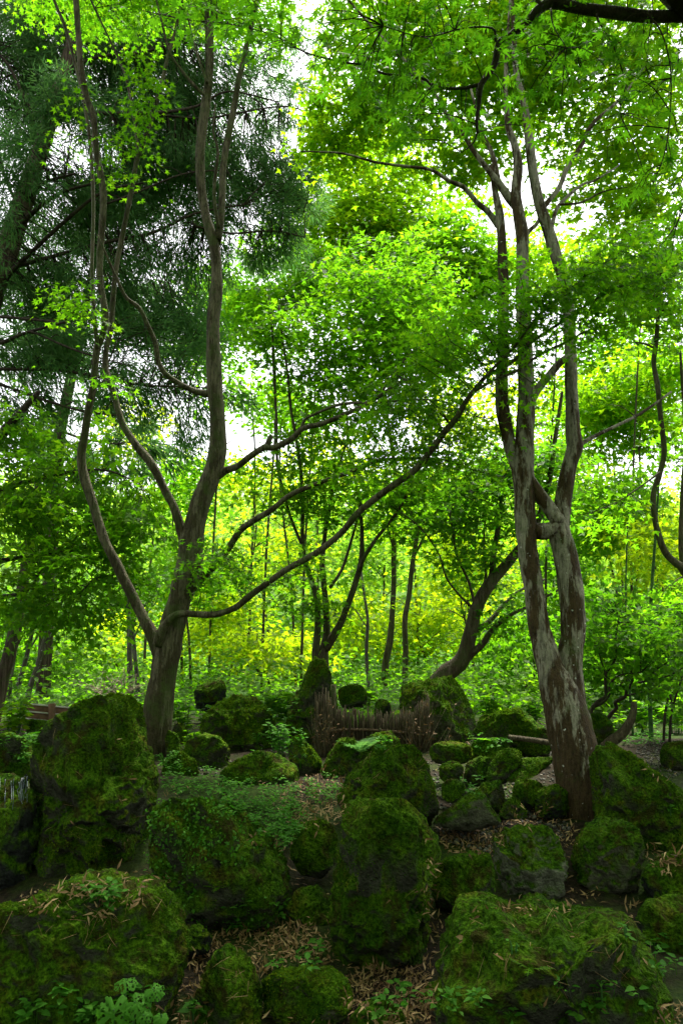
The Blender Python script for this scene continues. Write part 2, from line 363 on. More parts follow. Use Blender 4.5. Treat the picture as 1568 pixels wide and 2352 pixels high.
# ------------------------------------------------------------------ boulders
def icosphere(sub):
    t = (1 + 5 ** .5) / 2
    V = [(-1, t, 0), (1, t, 0), (-1, -t, 0), (1, -t, 0), (0, -1, t), (0, 1, t), (0, -1, -t), (0, 1, -t), (t, 0, -1), (t, 0, 1), (-t, 0, -1), (-t, 0, 1)]
    V = [np.array(v) / np.linalg.norm(v) for v in V]
    F = [(0, 11, 5), (0, 5, 1), (0, 1, 7), (0, 7, 10), (0, 10, 11), (1, 5, 9), (5, 11, 4), (11, 10, 2), (10, 7, 6), (7, 1, 8), (3, 9, 4), (3, 4, 2), (3, 2, 6), (3, 6, 8), (3, 8, 9), (4, 9, 5), (2, 4, 11), (6, 2, 10), (8, 6, 7), (9, 8, 1)]
    for _ in range(sub):
        c = {}; G = []
        def mid(a, b):
            k = (min(a, b), max(a, b))
            if k not in c: c[k] = len(V); m = V[a] + V[b]; V.append(m / np.linalg.norm(m))
            return c[k]
        for a, b, d in F:
            x, y, z = mid(a, b), mid(b, d), mid(d, a); G += [(a, x, z), (b, y, x), (d, z, y), (x, y, z)]
        F = G
    return np.array(V), np.array(F)
ICO = {k: icosphere(k) for k in (0, 3, 4, 5, 6)}
def poly_radius(poly, c, phi):
    poly = np.asarray(poly, float); A = poly - c; Bq = np.roll(poly, -1, 0) - c; d = np.stack([np.cos(phi), np.sin(phi)], -1)
    best = np.zeros(len(phi))
    for a, b in zip(A, Bq):
        e = b - a; den = d[:, 0] * e[1] - d[:, 1] * e[0]
        with np.errstate(divide='ignore', invalid='ignore'):
            t = (a[0] * e[1] - a[1] * e[0]) / den; s = (a[0] * d[:, 1] - a[1] * d[:, 0]) / den
        ok = (t > 0) & (s >= -1e-6) & (s <= 1 + 1e-6) & np.isfinite(t); best = np.where(ok & (t > best), t, best)
    return best
TUFTS = {}
def boulder(label, poly, D=None, depth=.9, sub=4, mat=None, rough=1.0, moss=1.0, facets=8, box=2.9, seed=None, name='boulder', creep=0, yellow=.5, cat='boulder', blade=1.0):
    """poly: outline in layout units as the camera sees the stone; depth: front-to-back size relative to its mean half-width"""
    seed = (abs(hash(tuple(poly[0]))) % 997) if seed is None else seed
    r = np.random.default_rng(seed); poly = np.asarray(poly, float)
    c = (poly.min(0) + poly.max(0)) / 2; low = poly[:, 1].max()
    if D is None: D = ground_hit(c[0], min(low, 2345))[1]
    half = (poly.max(0) - poly.min(0)) / 2; m = px(D, c[0], c[1]); hd = depth * math.sqrt(half[0] * half[1]) * m
    phi = np.linspace(-math.pi, math.pi, 241); rad = poly_radius(poly, c, phi); rad[-1] = rad[0]
    k = np.array([1, 2, 3, 2, 1.]); k /= k.sum(); rs = np.convolve(np.r_[rad[-3:-1], rad, rad[1:3]], k, 'valid'); rad = .6 * rad + .4 * rs
    V, F = ICO[sub]; V = V.copy()
    f = np.arctan2(-V[:, 2], V[:, 0]); pr = np.interp(f, phi, rad)              # screen v runs downwards
    dy = V[:, 1]; s = np.power(np.clip(1 - np.abs(dy) ** box, 0, 1), 1 / box)
    yy = np.sign(dy) * np.abs(dy) ** .85 * hd
    a = np.cos(f) * s * pr * m; b = -np.sin(f) * s * pr * m
    t0 = (D + hd * .75) / ray(*c)[1]
    W = CAM + ray(*c) * t0 * 1.0
    sc0 = t0 * ray(*c)[1] / D                                                   # keep the outline at the stone's own middle
    Pw = W + (a * sc0)[:, None] * RV + (b * sc0)[:, None] * UV + yy[:, None] * np.array([0, 1.0, 0])
    size = math.sqrt(half[0] * half[1]) * m
    for i in range(facets):
        n = r.normal(size=3); n[2] = abs(n[2]) * .7; n /= np.linalg.norm(n); h = r.uniform(.5, .8)
        q = (Pw - W) @ n; h *= q.max(); Pw = Pw - np.clip(q - h, 0, None)[:, None] * n * .95
    nrm = (Pw - W); nrm /= np.linalg.norm(nrm, axis=1)[:, None] + 1e-9
    fr = 1 / size
    dsp = .13 * fbm(Pw, 1.6 * fr, 3, seed) + .26 * (.2 - np.abs(fbm(Pw, 2.3 * fr, 3, seed + 9))) + .15 * (.2 - np.abs(fbm(Pw, 5.0 * fr, 3, seed + 20)))
    Pw = Pw + nrm * (dsp * size * rough)[:, None]
    if sub >= 4: Pw = Pw + nrm * ((.035 * fbm(Pw, 8, 3, seed + 31) + .05 * (.16 - np.abs(fbm(Pw, 6.5, 3, seed + 37)))) * min(1, size * 2))[:, None]
    for _ in range(2):
        dd = Pw - CAM; zc = dd @ FV; du = FPX * (dd @ RV) / zc + 784 - c[0]; dv = 1176 - FPX * (dd @ UV) / zc - c[1]
        an = np.arctan2(dv, du); rr = np.hypot(du, dv); nb = 60; bi = ((an + math.pi) / (2 * math.pi) * nb).astype(int) % nb
        mx = np.zeros(nb); np.maximum.at(mx, bi, rr); ce = -math.pi + (np.arange(nb) + .5) * 2 * math.pi / nb
        q = np.clip(np.interp(ce, phi, rad) / np.maximum(mx, 1), .6, 1.7); q = (np.roll(q, 1) + 2 * q + np.roll(q, -1)) / 4
        k_ = np.interp(an, np.r_[ce[-1] - 2 * math.pi, ce, ce[0] + 2 * math.pi], np.r_[q[-1], q, q[0]]) - 1
        lat = Pw - W; Pw = Pw + k_[:, None] * ((lat @ RV)[:, None] * RV + (lat @ UV)[:, None] * UV)
    base = np.array([W[0], W[1], Pw[:, 2].min()])
    me = mesh_from(name, Pw - base, F.ravel(), np.full(len(F), 3))
    o = put(name, me, mat or M_rock_moss, None, tuple(base), label=label, cat=cat)
    register(Pw, F)
    # tufts of moss, thickest on top
    A = Pw[F]; cr = np.cross(A[:, 1] - A[:, 0], A[:, 2] - A[:, 0]); ar = np.linalg.norm(cr, axis=1) / 2; nf = cr / (2 * ar[:, None] + 1e-12)
    if moss > 0:
        w = ar * np.clip(nf[:, 2] * .8 + .45, 0.03, 1) * np.clip(-nf[:, 1] + .75, .08, 1)
        cl = np.clip(.22 + 3 * fbm(A.mean(1), 3.0, 4, seed + 3), .04, 1.6)
        w = w * cl; bl = max(.009, .0021 * D) * blade; n = int(min(30000, moss * 1.3 * w.sum() / (.5 * bl * bl * .5)))
        if n > 30:
            id_ = r.choice(len(F), n, p=w / w.sum()); uv = r.random((n, 2)); fl = uv.sum(1) > 1; uv[fl] = 1 - uv[fl]
            pos = A[id_, 0] + uv[:, :1] * (A[id_, 1] - A[id_, 0]) + uv[:, 1:] * (A[id_, 2] - A[id_, 0])
            ax = nf[id_] * .45 + r.normal(size=(n, 3)) * .6 + [0, -.1, -.1]
            mb = MB(); ti = np.clip(yellow + .28 * fbm(pos, 4, 3, seed + 40) * 2 + r.normal(0, .16, n), 0, 1)
            scatter(mb, TRI, pos - nf[id_] * .003, ax, r.normal(size=(n, 3)), bl * r.uniform(.6, 1.5, n), ti)
            for i_ in range(len(mb.V)): pass
            # narrow the blades
            mb.build('moss', M_moss, o, base, smooth=False, kind='stuff')
    if creep:
        w = ar * np.clip(-nf[:, 1] + .5, .02, 1) * np.clip(.5 + 1.6 * fbm(A.mean(1), 3, 3, seed + 60), .03, 1.5)
        id_ = r.choice(len(F), creep, p=w / w.sum()); pos = A[id_].mean(1) + nf[id_] * .012 + r.normal(size=(creep, 3)) * .012
        mb = MB(); scatter(mb, LEAF2, pos, r.normal(size=(creep, 3)) + [0, -.3, -.2], nf[id_] + r.normal(size=(creep, 3)) * .4 + [0, 0, .5], r.uniform(.010, .024, creep))
        mb.build('creeping_leaves', M_cover, o, base, kind='stuff')
    return o
def oval(u0, v0, u1, v1, k=14, jit=.06, seed=1, p=2.4):
    r = np.random.default_rng(seed); th = np.linspace(0, 2 * math.pi, k, endpoint=False); c = ((u0 + u1) / 2, (v0 + v1) / 2)
    out = []
    for t in th:
        x, y = math.cos(t), math.sin(t); q = (abs(x) ** p + abs(y) ** p) ** (-1 / p) * (1 + r.uniform(-jit, jit)); out.append((c[0] + x * q * (u1 - u0) / 2, c[1] + y * q * (v1 - v0) / 2))
    return out

boulder('tall rounded moss-covered boulder on the left, in front of the left maple', [(75, 1700), (100, 1660), (135, 1638), (180, 1608), (240, 1596), (285, 1606), (325, 1655), (352, 1715), (367, 1780), (364, 1850), (356, 1920), (352, 1990), (345, 2060), (90, 2080), (80, 2010), (78, 1930), (82, 1870), (68, 1800), (65, 1740)], 5.0, .95, 6, moss=1.1, yellow=.62, box=2.4, facets=3)
boulder('mossy stone peeping up behind the tall rounded boulder, beside the left trunk', [(225, 1610), (262, 1591), (300, 1596), (328, 1622), (338, 1680), (320, 1740), (230, 1740)], 6.6, .8, 3, yellow=.5)
boulder('flat-topped mossy slab at the lower left with dry leaves on top', [(-60, 2090), (0, 2076), (85, 2052), (150, 2015), (200, 1998), (245, 1994), (285, 2010), (330, 2003), (375, 2020), (412, 2070), (420, 2100), (440, 2135), (440, 2190), (425, 2250), (395, 2310), (330, 2400), (-60, 2440)], 3.3, 1.0, 6, moss=.9, yellow=.5, box=3.4, facets=2)
boulder('broad dark mossy rock face covered in tiny creeping leaves, middle left', [(345, 1850), (380, 1836), (450, 1826), (520, 1834), (570, 1868), (620, 1905), (655, 1960), (672, 2040), (662, 2120), (600, 2165), (500, 2185), (420, 2170), (355, 2120), (340, 1960)], 4.42, .8, 5, moss=.9, yellow=.3, creep=1200, box=2.8)
boulder('small dome of bright moss in the crevice right of the leafy rock face', [(668, 1930), (690, 1892), (728, 1876), (762, 1890), (778, 1925), (770, 1985), (740, 2020), (690, 2010), (666, 1970)], 4.75, .9, 4, yellow=.62, facets=2)
boulder('tall knobbly moss-grown rock standing in the centre foreground', [(783, 1868), (800, 1835), (828, 1818), (870, 1822), (905, 1828), (950, 1845), (985, 1880), (1004, 1920), (1018, 1965), (1002, 2010), (985, 2060), (990, 2140), (985, 2240), (960, 2290), (880, 2300), (810, 2275), (762, 2200), (752, 2090), (768, 1990), (778, 1920)], 4.05, .8, 5, moss=1.0, yellow=.42, rough=1.3, box=2.4, facets=2)
boulder('wide rounded mossy boulder right behind the tall centre rock', [(770, 1830), (790, 1790), (820, 1755), (860, 1722), (915, 1705), (960, 1715), (985, 1760), (1000, 1810), (1010, 1860), (980, 1920), (800, 1920)], 5.3, .9, 5, yellow=.5)
boulder('small leaning mossy stone at the bottom left of centre among dry leaves', [(440, 2310), (465, 2230), (500, 2175), (532, 2163), (566, 2185), (585, 2215), (604, 2275), (600, 2420), (440, 2420)], 3.55, .8, 4, yellow=.5)
boulder('low flat stone with a bare grey patch on top at the bottom centre', [(600, 2250), (640, 2222), (700, 2214), (765, 2220), (800, 2250), (815, 2290), (790, 2350), (690, 2370), (610, 2350)], 3.6, .9, 4, mat=M_rock_half, moss=.5, yellow=.6, box=3)
boulder('big mossy boulder filling the bottom right corner', [(1000, 2220), (1008, 2160), (1030, 2095), (1055, 2045), (1095, 2040), (1140, 2062), (1185, 2072), (1235, 2054), (1275, 2062), (1305, 2085), (1370, 2082), (1425, 2090), (1465, 2120), (1500, 2190), (1530, 2250), (1560, 2330), (1590, 2460), (1010, 2460), (985, 2320)], 3.25, .85, 6, moss=1.1, yellow=.45, box=3.4, facets=2)
boulder('angular grey boulder with lichen patches, left one of the pair before the right maple', [(1127, 1925), (1150, 1900), (1220, 1890), (1262, 1897), (1285, 1925), (1305, 1985), (1308, 2050), (1260, 2085), (1160, 2085), (1145, 2030), (1132, 1980)], 4.75, .85, 5, mat=M_rock_bare, moss=.12, yellow=.5, facets=4, box=3.2)
boulder('rounded grey-green boulder at the foot of the right maple trunk', [(1310, 1960), (1322, 1920), (1345, 1888), (1380, 1874), (1430, 1880), (1468, 1902), (1482, 1945), (1470, 2010), (1462, 2060), (1420, 2095), (1330, 2090), (1308, 2040)], 4.8, .9, 5, mat=M_rock_half, moss=.22, yellow=.45, facets=2)
boulder('low mossy boulder between the tall centre rock and the angular grey boulder', [(988, 2040), (1000, 1985), (1040, 1962), (1085, 1952), (1122, 1958), (1135, 1990), (1138, 2050), (1110, 2090), (1000, 2090)], 4.5, .9, 4, yellow=.5)
boulder('wedge-shaped bare olive stone with a pointed top, centre right', [(990, 1885), (1020, 1862), (1060, 1830), (1095, 1808), (1112, 1820), (1130, 1855), (1155, 1890), (1120, 1902), (1075, 1910), (1000, 1900)], 5.3, .9, 4, mat=M_rock_half, moss=.18, yellow=.6, facets=3, rough=.6, box=3)
boulder('oval moss-topped stone at the upper left of the small stone heap', oval(982, 1701, 1086, 1758, seed=2), 6.5, .8, 4, yellow=.5, box=3)
boulder('mossy stone at the top of the small stone heap, below the lying stick', [(1075, 1745), (1082, 1708), (1110, 1695), (1140, 1700), (1160, 1722), (1150, 1760), (1100, 1770)], 6.7, .8, 4, yellow=.55)
boulder('little round mossy stone in the stone heap, under the oval one', oval(1006, 1747, 1066, 1800, seed=3), 6.1, .9, 4, yellow=.5)
boulder('dark small stone lowest on the left of the stone heap', oval(1012, 1788, 1068, 1845, seed=4), 5.8, .9, 4, moss=.6, yellow=.3)
boulder('mossy stone in the middle of the stone heap', [(1062, 1790), (1070, 1752), (1100, 1735), (1128, 1740), (1125, 1775), (1110, 1805), (1070, 1810)], 6.2, .9, 4, yellow=.42)
boulder('steep mossy stone leaning in the heap beside the flat-topped slab', [(1112, 1790), (1122, 1755), (1145, 1725), (1165, 1715), (1195, 1725), (1200, 1750), (1160, 1800), (1125, 1810)], 6.1, .9, 4, yellow=.42)
boulder('flat-topped grey slab jutting out of the stone heap beside the right trunk', [(1148, 1782), (1170, 1755), (1205, 1740), (1265, 1738), (1275, 1752), (1225, 1765), (1180, 1800), (1160, 1795)], 6.0, 1.2, 4, mat=M_rock_half, moss=.3, rough=.6, facets=2)
boulder('mossy block behind the wedge-shaped olive stone', [(1090, 1830), (1105, 1798), (1150, 1788), (1160, 1830), (1155, 1870), (1110, 1870)], 5.7, .9, 4, moss=.7, yellow=.35)
boulder('small dark pointed mossy stone right of the wedge-shaped stone', [(1142, 1870), (1160, 1842), (1178, 1828), (1205, 1855), (1212, 1880), (1150, 1885)], 5.5, .9, 4, moss=.7, yellow=.35)
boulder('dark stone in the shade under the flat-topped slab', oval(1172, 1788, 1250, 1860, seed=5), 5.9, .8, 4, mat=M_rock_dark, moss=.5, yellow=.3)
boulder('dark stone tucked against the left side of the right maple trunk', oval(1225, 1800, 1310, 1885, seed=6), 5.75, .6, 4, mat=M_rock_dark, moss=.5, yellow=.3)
boulder('large sloping mossy boulder right of the right maple trunk', [(1345, 1730), (1375, 1702), (1420, 1708), (1465, 1735), (1505, 1770), (1540, 1795), (1590, 1830), (1610, 1960), (1560, 2000), (1470, 1990), (1400, 1980), (1360, 1860)], 5.25, .75, 5, moss=.9, yellow=.5, facets=3)
boulder('pointed mossy rock like a small peak left of the brushwood fence', [(655, 1660), (665, 1610), (690, 1570), (700, 1535), (715, 1510), (738, 1505), (755, 1525), (765, 1560), (775, 1600), (778, 1700), (740, 1760), (665, 1730)], 8.2, .7, 5, mat=M_rock_moss, moss=.35, yellow=.6, rough=1.3)
boulder('angular dark rock with a mossy ridge right of the brushwood fence', [(915, 1610), (922, 1575), (950, 1562), (985, 1560), (1030, 1550), (1048, 1562), (1065, 1590), (1085, 1630), (1098, 1670), (1090, 1715), (1000, 1730), (920, 1720)], 8.3, .8, 5, mat=M_rock_half, moss=.45, yellow=.55, facets=3, box=3)
boulder('low dark mossy hump behind the lying stick', [(1085, 1690), (1100, 1645), (1150, 1632), (1195, 1625), (1225, 1650), (1262, 1680), (1265, 1740), (1090, 1740)], 7.4, .8, 4, yellow=.4)
boulder('shaggy dark mossy boulder right of the left maple trunk', [(460, 1680), (465, 1645), (500, 1610), (545, 1592), (590, 1600), (625, 1640), (642, 1690), (640, 1740), (480, 1745)], 8.0, .8, 5, moss=.9, yellow=.42, rough=1.15)
boulder('rounded mossy boulder standing before the shaggy dark one', [(418, 1730), (430, 1700), (470, 1682), (505, 1690), (530, 1720), (528, 1760), (490, 1780), (440, 1770)], 7.2, .9, 4, yellow=.5)
boulder('dark block-like rock in the background right of the left maple trunk', [(445, 1590), (452, 1575), (485, 1562), (512, 1560), (521, 1580), (518, 1615), (490, 1640), (450, 1630)], 10, .9, 4, mat=M_rock_dark, moss=.5, facets=3, yellow=.4)
boulder('tilted mossy block at the left foot of the brushwood fence', [(660, 1720), (668, 1692), (690, 1687), (715, 1715), (738, 1748), (740, 1790), (690, 1795), (668, 1770)], 7.0, .8, 4, facets=3, yellow=.58)
boulder('mossy stone in front of the middle of the brushwood fence', [(735, 1770), (755, 1730), (780, 1695), (812, 1690), (828, 1715), (828, 1800), (745, 1810)], 6.9, .8, 4, yellow=.5)
boulder('half-bare olive stone at the foot of the fence behind the fern', [(825, 1730), (838, 1695), (865, 1680), (900, 1685), (915, 1710), (900, 1760), (830, 1770)], 7.2, .7, 3, mat=M_rock_half, moss=.3, yellow=.5)
boulder('low lumpy mossy mound below the gravel, left of the tilted block', [(500, 1775), (540, 1745), (590, 1722), (640, 1730), (685, 1760), (690, 1810), (640, 1830), (520, 1820)], 6.6, .7, 4, yellow=.45)
boulder('small mossy stone touching the right side of the left maple foot', [(378, 1700), (385, 1675), (408, 1685), (418, 1715), (420, 1745), (385, 1750)], 7.3, .8, 3, yellow=.55)
boulder('low mossy stone lying below the left maple foot', [(372, 1770), (385, 1740), (420, 1730), (450, 1745), (460, 1785), (440, 1815), (380, 1810)], 6.9, .8, 3, yellow=.45)
boulder('small mossy stone between the left trunk and the shaggy boulder', oval(395, 1660, 432, 1710, seed=8), 8.2, .8, 3, yellow=.55)
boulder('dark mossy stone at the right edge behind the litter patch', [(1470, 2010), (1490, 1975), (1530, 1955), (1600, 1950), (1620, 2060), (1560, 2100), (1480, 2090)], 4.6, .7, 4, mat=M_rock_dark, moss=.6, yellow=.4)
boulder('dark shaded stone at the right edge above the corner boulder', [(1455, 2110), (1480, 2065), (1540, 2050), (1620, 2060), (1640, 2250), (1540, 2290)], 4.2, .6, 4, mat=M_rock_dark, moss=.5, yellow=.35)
boulder('dark mossy rock behind the right maple trunk, below the shrub', oval(1330, 1635, 1408, 1730, seed=9), 7.3, .7, 4, moss=.6, yellow=.4)
boulder('mossy bank stone at the left edge above the stream', [(-60, 1720), (-20, 1690), (30, 1680), (70, 1700), (85, 1740), (75, 1790), (20, 1810), (-60, 1800)], 5.9, .8, 4, moss=.9, yellow=.5)
boulder('wet black rock under the trickling water at the left edge', [(-90, 1790), (-20, 1770), (50, 1775), (80, 1810), (95, 1900), (100, 2070), (20, 2110), (-90, 2100)], 5.0, .6, 4, mat=M_rock_dark, moss=.1, yellow=.3)
boulder('small near-black stone just behind the brushwood fence', oval(860, 1605, 898, 1660, seed=10), 8.9, .8, 3, mat=M_rock_dark, moss=.0)
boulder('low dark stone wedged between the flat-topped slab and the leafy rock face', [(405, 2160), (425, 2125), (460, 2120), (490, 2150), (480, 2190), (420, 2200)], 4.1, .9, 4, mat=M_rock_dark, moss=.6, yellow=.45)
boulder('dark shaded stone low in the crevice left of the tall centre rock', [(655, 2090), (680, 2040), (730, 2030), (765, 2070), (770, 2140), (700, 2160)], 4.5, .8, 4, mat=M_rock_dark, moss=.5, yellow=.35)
boulder('small mossy stone in the leaf litter right of the tall centre rock foot', [(965, 2285), (985, 2255), (1015, 2250), (1030, 2290), (1020, 2330), (975, 2330)], 3.75, .9, 4, moss=.8, yellow=.45)
boulder('half-buried mossy stone at the bottom edge right of the flat grey stone', [(800, 2340), (830, 2300), (880, 2290), (925, 2320), (940, 2380), (810, 2390)], 3.5, .8, 4, moss=.8, yellow=.5)
boulder('low mossy rock in the ferns behind the fence', oval(775, 1572, 845, 1630, seed=11), 10.5, .8, 3, moss=.6, yellow=.4)
boulder('mossy stone at the right edge beside the gravel', oval(1512, 1700, 1600, 1775, seed=12), 7.0, .8, 3, yellow=.45)

# ------------------------------------------------------------------ trees: limbs and foliage
def pads_leaves(pads, mb, tmpl, size, spray=.3, per=30, twigs=None, limbs=None, tw_max=1.6, tilt=.33, spread_tint=0., yb=0., dens=1., grow=1.):
    """pads: (u, v, ru, rv, D, depth_m, cover) ellipsoids filled with flat sprays of leaves"""
    LP = np.concatenate(limbs) if limbs else None; tot = 0
    for (u, v, ru, rv, D, dep, cov) in pads:
        ru *= grow; rv *= grow; m = px(D, u, v); c = P(u, v, D); A = math.pi * ru * rv * m * m
        n = int(dens * cov * A / (.26 * size * size)); K = max(1, int(n / per)); n = K * per; tot += n
        d = rng.normal(size=(K, 3)); d /= np.linalg.norm(d, axis=1)[:, None]; d *= rng.random(K)[:, None] ** (1 / 2.4)
        C = c + d[:, :1] * ru * m * RV + d[:, 1:2] * dep * np.array([0, 1, 0]) + d[:, 2:] * rv * m * np.array([0, 0, 1.])
        th = rng.uniform(0, 2 * math.pi, K); st = np.stack([np.cos(th), np.sin(th), rng.normal(-.1, .2, K)], -1)     # spray direction
        if LP is not None:
            i = np.array([np.argmin(((LP - q) ** 2).sum(1)) for q in C]); g = C - LP[i]; gl = np.linalg.norm(g, axis=1)
            st = st * .5 + g / (gl[:, None] + 1e-6)
        nr = np.stack([rng.normal(0, .2, K), rng.normal(0, .2, K), np.ones(K)], -1); M = frames(st, nr)
        q = rng.normal(size=(K, per, 2)) * [spray * .55, spray * .42]; rr = np.hypot(q[..., 0], q[..., 1])
        loc = np.concatenate([q, (-.35 * rr ** 2 / spray + rng.normal(0, spray * .09, (K, per)))[..., None]], -1)
        pos = (np.einsum('kij,kpj->kpi', M, loc) + C[:, None]).reshape(-1, 3)
        ax = np.concatenate([q * [1, 1.3] + [spray * .35, 0], -.15 * spray + rng.normal(0, .08 * spray, (K, per, 1))], -1) + rng.normal(0, spray * .25, (K, per, 3)) * [1, 1, .5]
        ax = np.einsum('kij,kpj->kpi', M, ax).reshape(-1, 3)
        nn = np.repeat(M[:, :, 2], per, 0) + rng.normal(0, tilt, (K * per, 3))
        ti = np.clip(rng.normal(.45 + yb, .2, K * per) + np.repeat(rng.normal(0, .14, K), per), 0, 1)
        scatter(mb, tmpl, pos, ax, nn, size * rng.uniform(.65, 1.2, K * per), ti)
        if twigs is not None:
            for k in range(K):
                if LP is not None and gl[k] < tw_max:
                    a = LP[i[k]]; b = C[k] + M[k, :, 0] * spray * .6; mid = (a + C[k]) / 2 + [rng.normal(0, .05), rng.normal(0, .05), .06 * gl[k]]
                    tube(twigs, [a, mid, C[k], b], [.004 + .0025 * gl[k], .0035, .0025, .001], 3, 1)
                else:
                    for s_ in (-1, 1):
                        tube(twigs, [C[k] - M[k, :, 0] * spray * .7, C[k], C[k] + M[k, :, 0] * spray * .5 + M[k, :, 1] * s_ * spray * .5], [.003, .0025, .001], 3, 1)
    return tot
COUNT = {}
def tree(name, label, base, trunk, limbs, bark, leafmat=None, pads=(), tmpl=LEAF3, size=.07, spray=.35, per=30, twig=True, cat='tree', group=None, sides=12, bump=.1, yb=0., tw_max=.8, tilt=.5, dens=1.8, grow=1.3):
    """trunk / limbs: (path, D0, D1); foliage pads hang on them"""
    root = thing(name, tuple(base), label, cat, group); L = []
    mb = MB(); W, R = pxpath(*trunk); W = W.copy()
    L.append(tube(mb, W, R, sides, 6, bump, 3)); mb.build('trunk', bark, root, base)
    for p in limbs:
        mb = MB(); W, R = pxpath(*p); big = R.max() > .035
        L.append(tube(mb, W, R, max(5, sides - 3) if big else 5, 5 if big else 3, bump * .9, 7)); mb.build('limb', bark, root, base)
    if pads:
        mb = MB(); tw = MB() if twig else None
        n = pads_leaves(pads, mb, tmpl, size, spray, per, tw, L if twig else None, tw_max, tilt, yb=yb, dens=dens, grow=grow); COUNT[label[:40]] = n
        if tw is not None and tw.n: tw.build('twigs', M_bark_dark, root, base, kind='stuff')
        mb.build('foliage', leafmat, root, base, smooth=False, kind='stuff')
    return root

# --- left maple
DL = 7.5
left_limbs = [
    ([(372, 1510, 36), (352, 1462, 31), (330, 1420, 26), (300, 1360, 25), (270, 1300, 24), (240, 1240, 22), (215, 1160, 21), (195, 1100, 22), (187, 1050, 20), (195, 1000, 18), (203, 945, 17), (215, 885, 16), (223, 803, 16), (236, 770, 15), (244, 728, 15), (237, 688, 15), (230, 638, 15), (230, 585, 15), (238, 450, 15), (222, 350, 15), (215, 270, 15), (200, 225, 14), (188, 165, 14), (182, 100, 14), (175, 0, 13), (165, -120, 10), (150, -260, 6)], DL, 6.8),
    ([(436, 1270, 30), (418, 1222, 24), (400, 1165, 20), (380, 1128, 19), (350, 1068, 20), (310, 1018, 18), (280, 968, 16), (260, 898, 15), (243, 848, 14), (245, 803, 12), (255, 753, 12), (260, 688, 12), (267, 618, 12), (285, 525, 11), (300, 450, 11), (315, 370, 11), (340, 300, 10), (370, 200, 9), (385, 135, 8), (407, 55, 7), (430, -60, 5)], DL, 7.2),
    ([(224, 800, 10), (212, 650, 9), (213, 560, 9), (215, 460, 9), (207, 320, 8), (190, 215, 8), (172, 140, 8), (150, 60, 8), (125, 0, 7), (90, -110, 5)], 7.15, 7.4),
    ([(318, 362, 7), (312, 300, 6), (295, 200, 6), (280, 150, 6), (245, 75, 5), (205, -10, 5), (170, -100, 3)], 7.3, 7.6),
    ([(500, 552, 18), (508, 500, 15), (511, 440, 15), (512, 390, 16), (522, 325, 15), (537, 250, 14), (547, 190, 14), (560, 135, 12), (572, 80, 11), (588, 10, 10), (610, -120, 7)], DL, 7.9),
    ([(503, 525, 9), (494, 470, 9), (493, 420, 8), (501, 350, 7), (490, 300, 5), (495, 240, 4)], 7.4, 7.1),
    ([(470, 220, 9), (445, 195, 8), (420, 165, 7), (390, 120, 6), (372, 50, 5), (350, -40, 4)], 7.4, 7.0),
    ([(476, 190, 8), (462, 150, 6), (445, 95, 5), (430, 30, 4)], 7.4, 7.7),
    ([(478, 905, 17), (450, 899, 14), (425, 888, 13), (385, 863, 12), (365, 833, 11), (357, 788, 11), (340, 748, 10), (320, 708, 9), (290, 683, 8), (270, 643, 7), (250, 598, 6), (225, 540, 4)], DL, 6.9),
    ([(500, 1092, 26), (520, 1080, 20), (545, 1071, 18), (575, 1048, 17), (605, 1029, 16), (630, 1028, 16), (670, 1008, 15), (695, 985, 14), (740, 973, 13), (784, 955, 12), (834, 933, 11), (874, 908, 10), (919, 878, 9), (994, 858, 8), (1064, 838, 7), (1109, 818, 6), (1144, 788, 4)], DL, 6.3),
    ([(870, 910, 8), (909, 853, 7), (954, 803, 6), (1009, 783, 4), (1050, 750, 3)], 6.85, 6.5),
    ([(690, 990, 10), (700, 965, 9), (720, 953, 8), (784, 928, 8), (859, 925, 7), (959, 918, 5), (1019, 923, 4), (1060, 945, 3)], 7.2, 6.6),
    ([(612, 1030, 14), (618, 1012, 13), (623, 1002, 12)], 7.35, 7.35),
    ([(440, 1345, 38), (457, 1330, 28), (490, 1301, 20), (520, 1266, 18), (550, 1221, 17), (575, 1201, 16), (622, 1172, 15), (665, 1138, 14), (710, 1118, 13), (784, 1091, 12), (834, 1073, 10), (879, 1056, 9), (984, 1053, 7), (1034, 1060, 6), (1084, 1078, 5), (1154, 1098, 4)], DL, 6.6),
    ([(860, 1063, 7), (890, 1046, 6), (919, 1038, 5), (994, 1018, 4), (1050, 1000, 3)], 6.95, 6.7),
    ([(362, 1482, 28), (372, 1448, 24), (397, 1418, 22), (420, 1409, 19), (450, 1411, 17), (495, 1411, 17), (540, 1396, 17), (575, 1368, 17), (625, 1331, 17), (670, 1301, 17), (725, 1271, 17), (782, 1225, 17), (824, 1176, 17), (884, 1128, 17), (954, 1078, 17), (994, 1028, 16), (1024, 988, 16), (1049, 958, 15), (1069, 923, 15), (1096, 888, 13), (1119, 862, 11), (1174, 833, 9), (1224, 783, 8), (1284, 743, 7), (1359, 693, 6), (1434, 653, 5), (1534, 623, 4), (1620, 590, 3)], 7.4, 5.2),
    ([(1112, 868, 9), (1140, 838, 9), (1184, 793, 8), (1224, 738, 6), (1269, 693, 5), (1384, 608, 4), (1480, 540, 3)], 5.75, 5.3),
    ([(1088, 900, 9), (1134, 873, 8), (1184, 853, 8), (1234, 818, 7), (1294, 788, 6), (1364, 753, 4), (1430, 740, 3)], 5.8, 5.5),
]
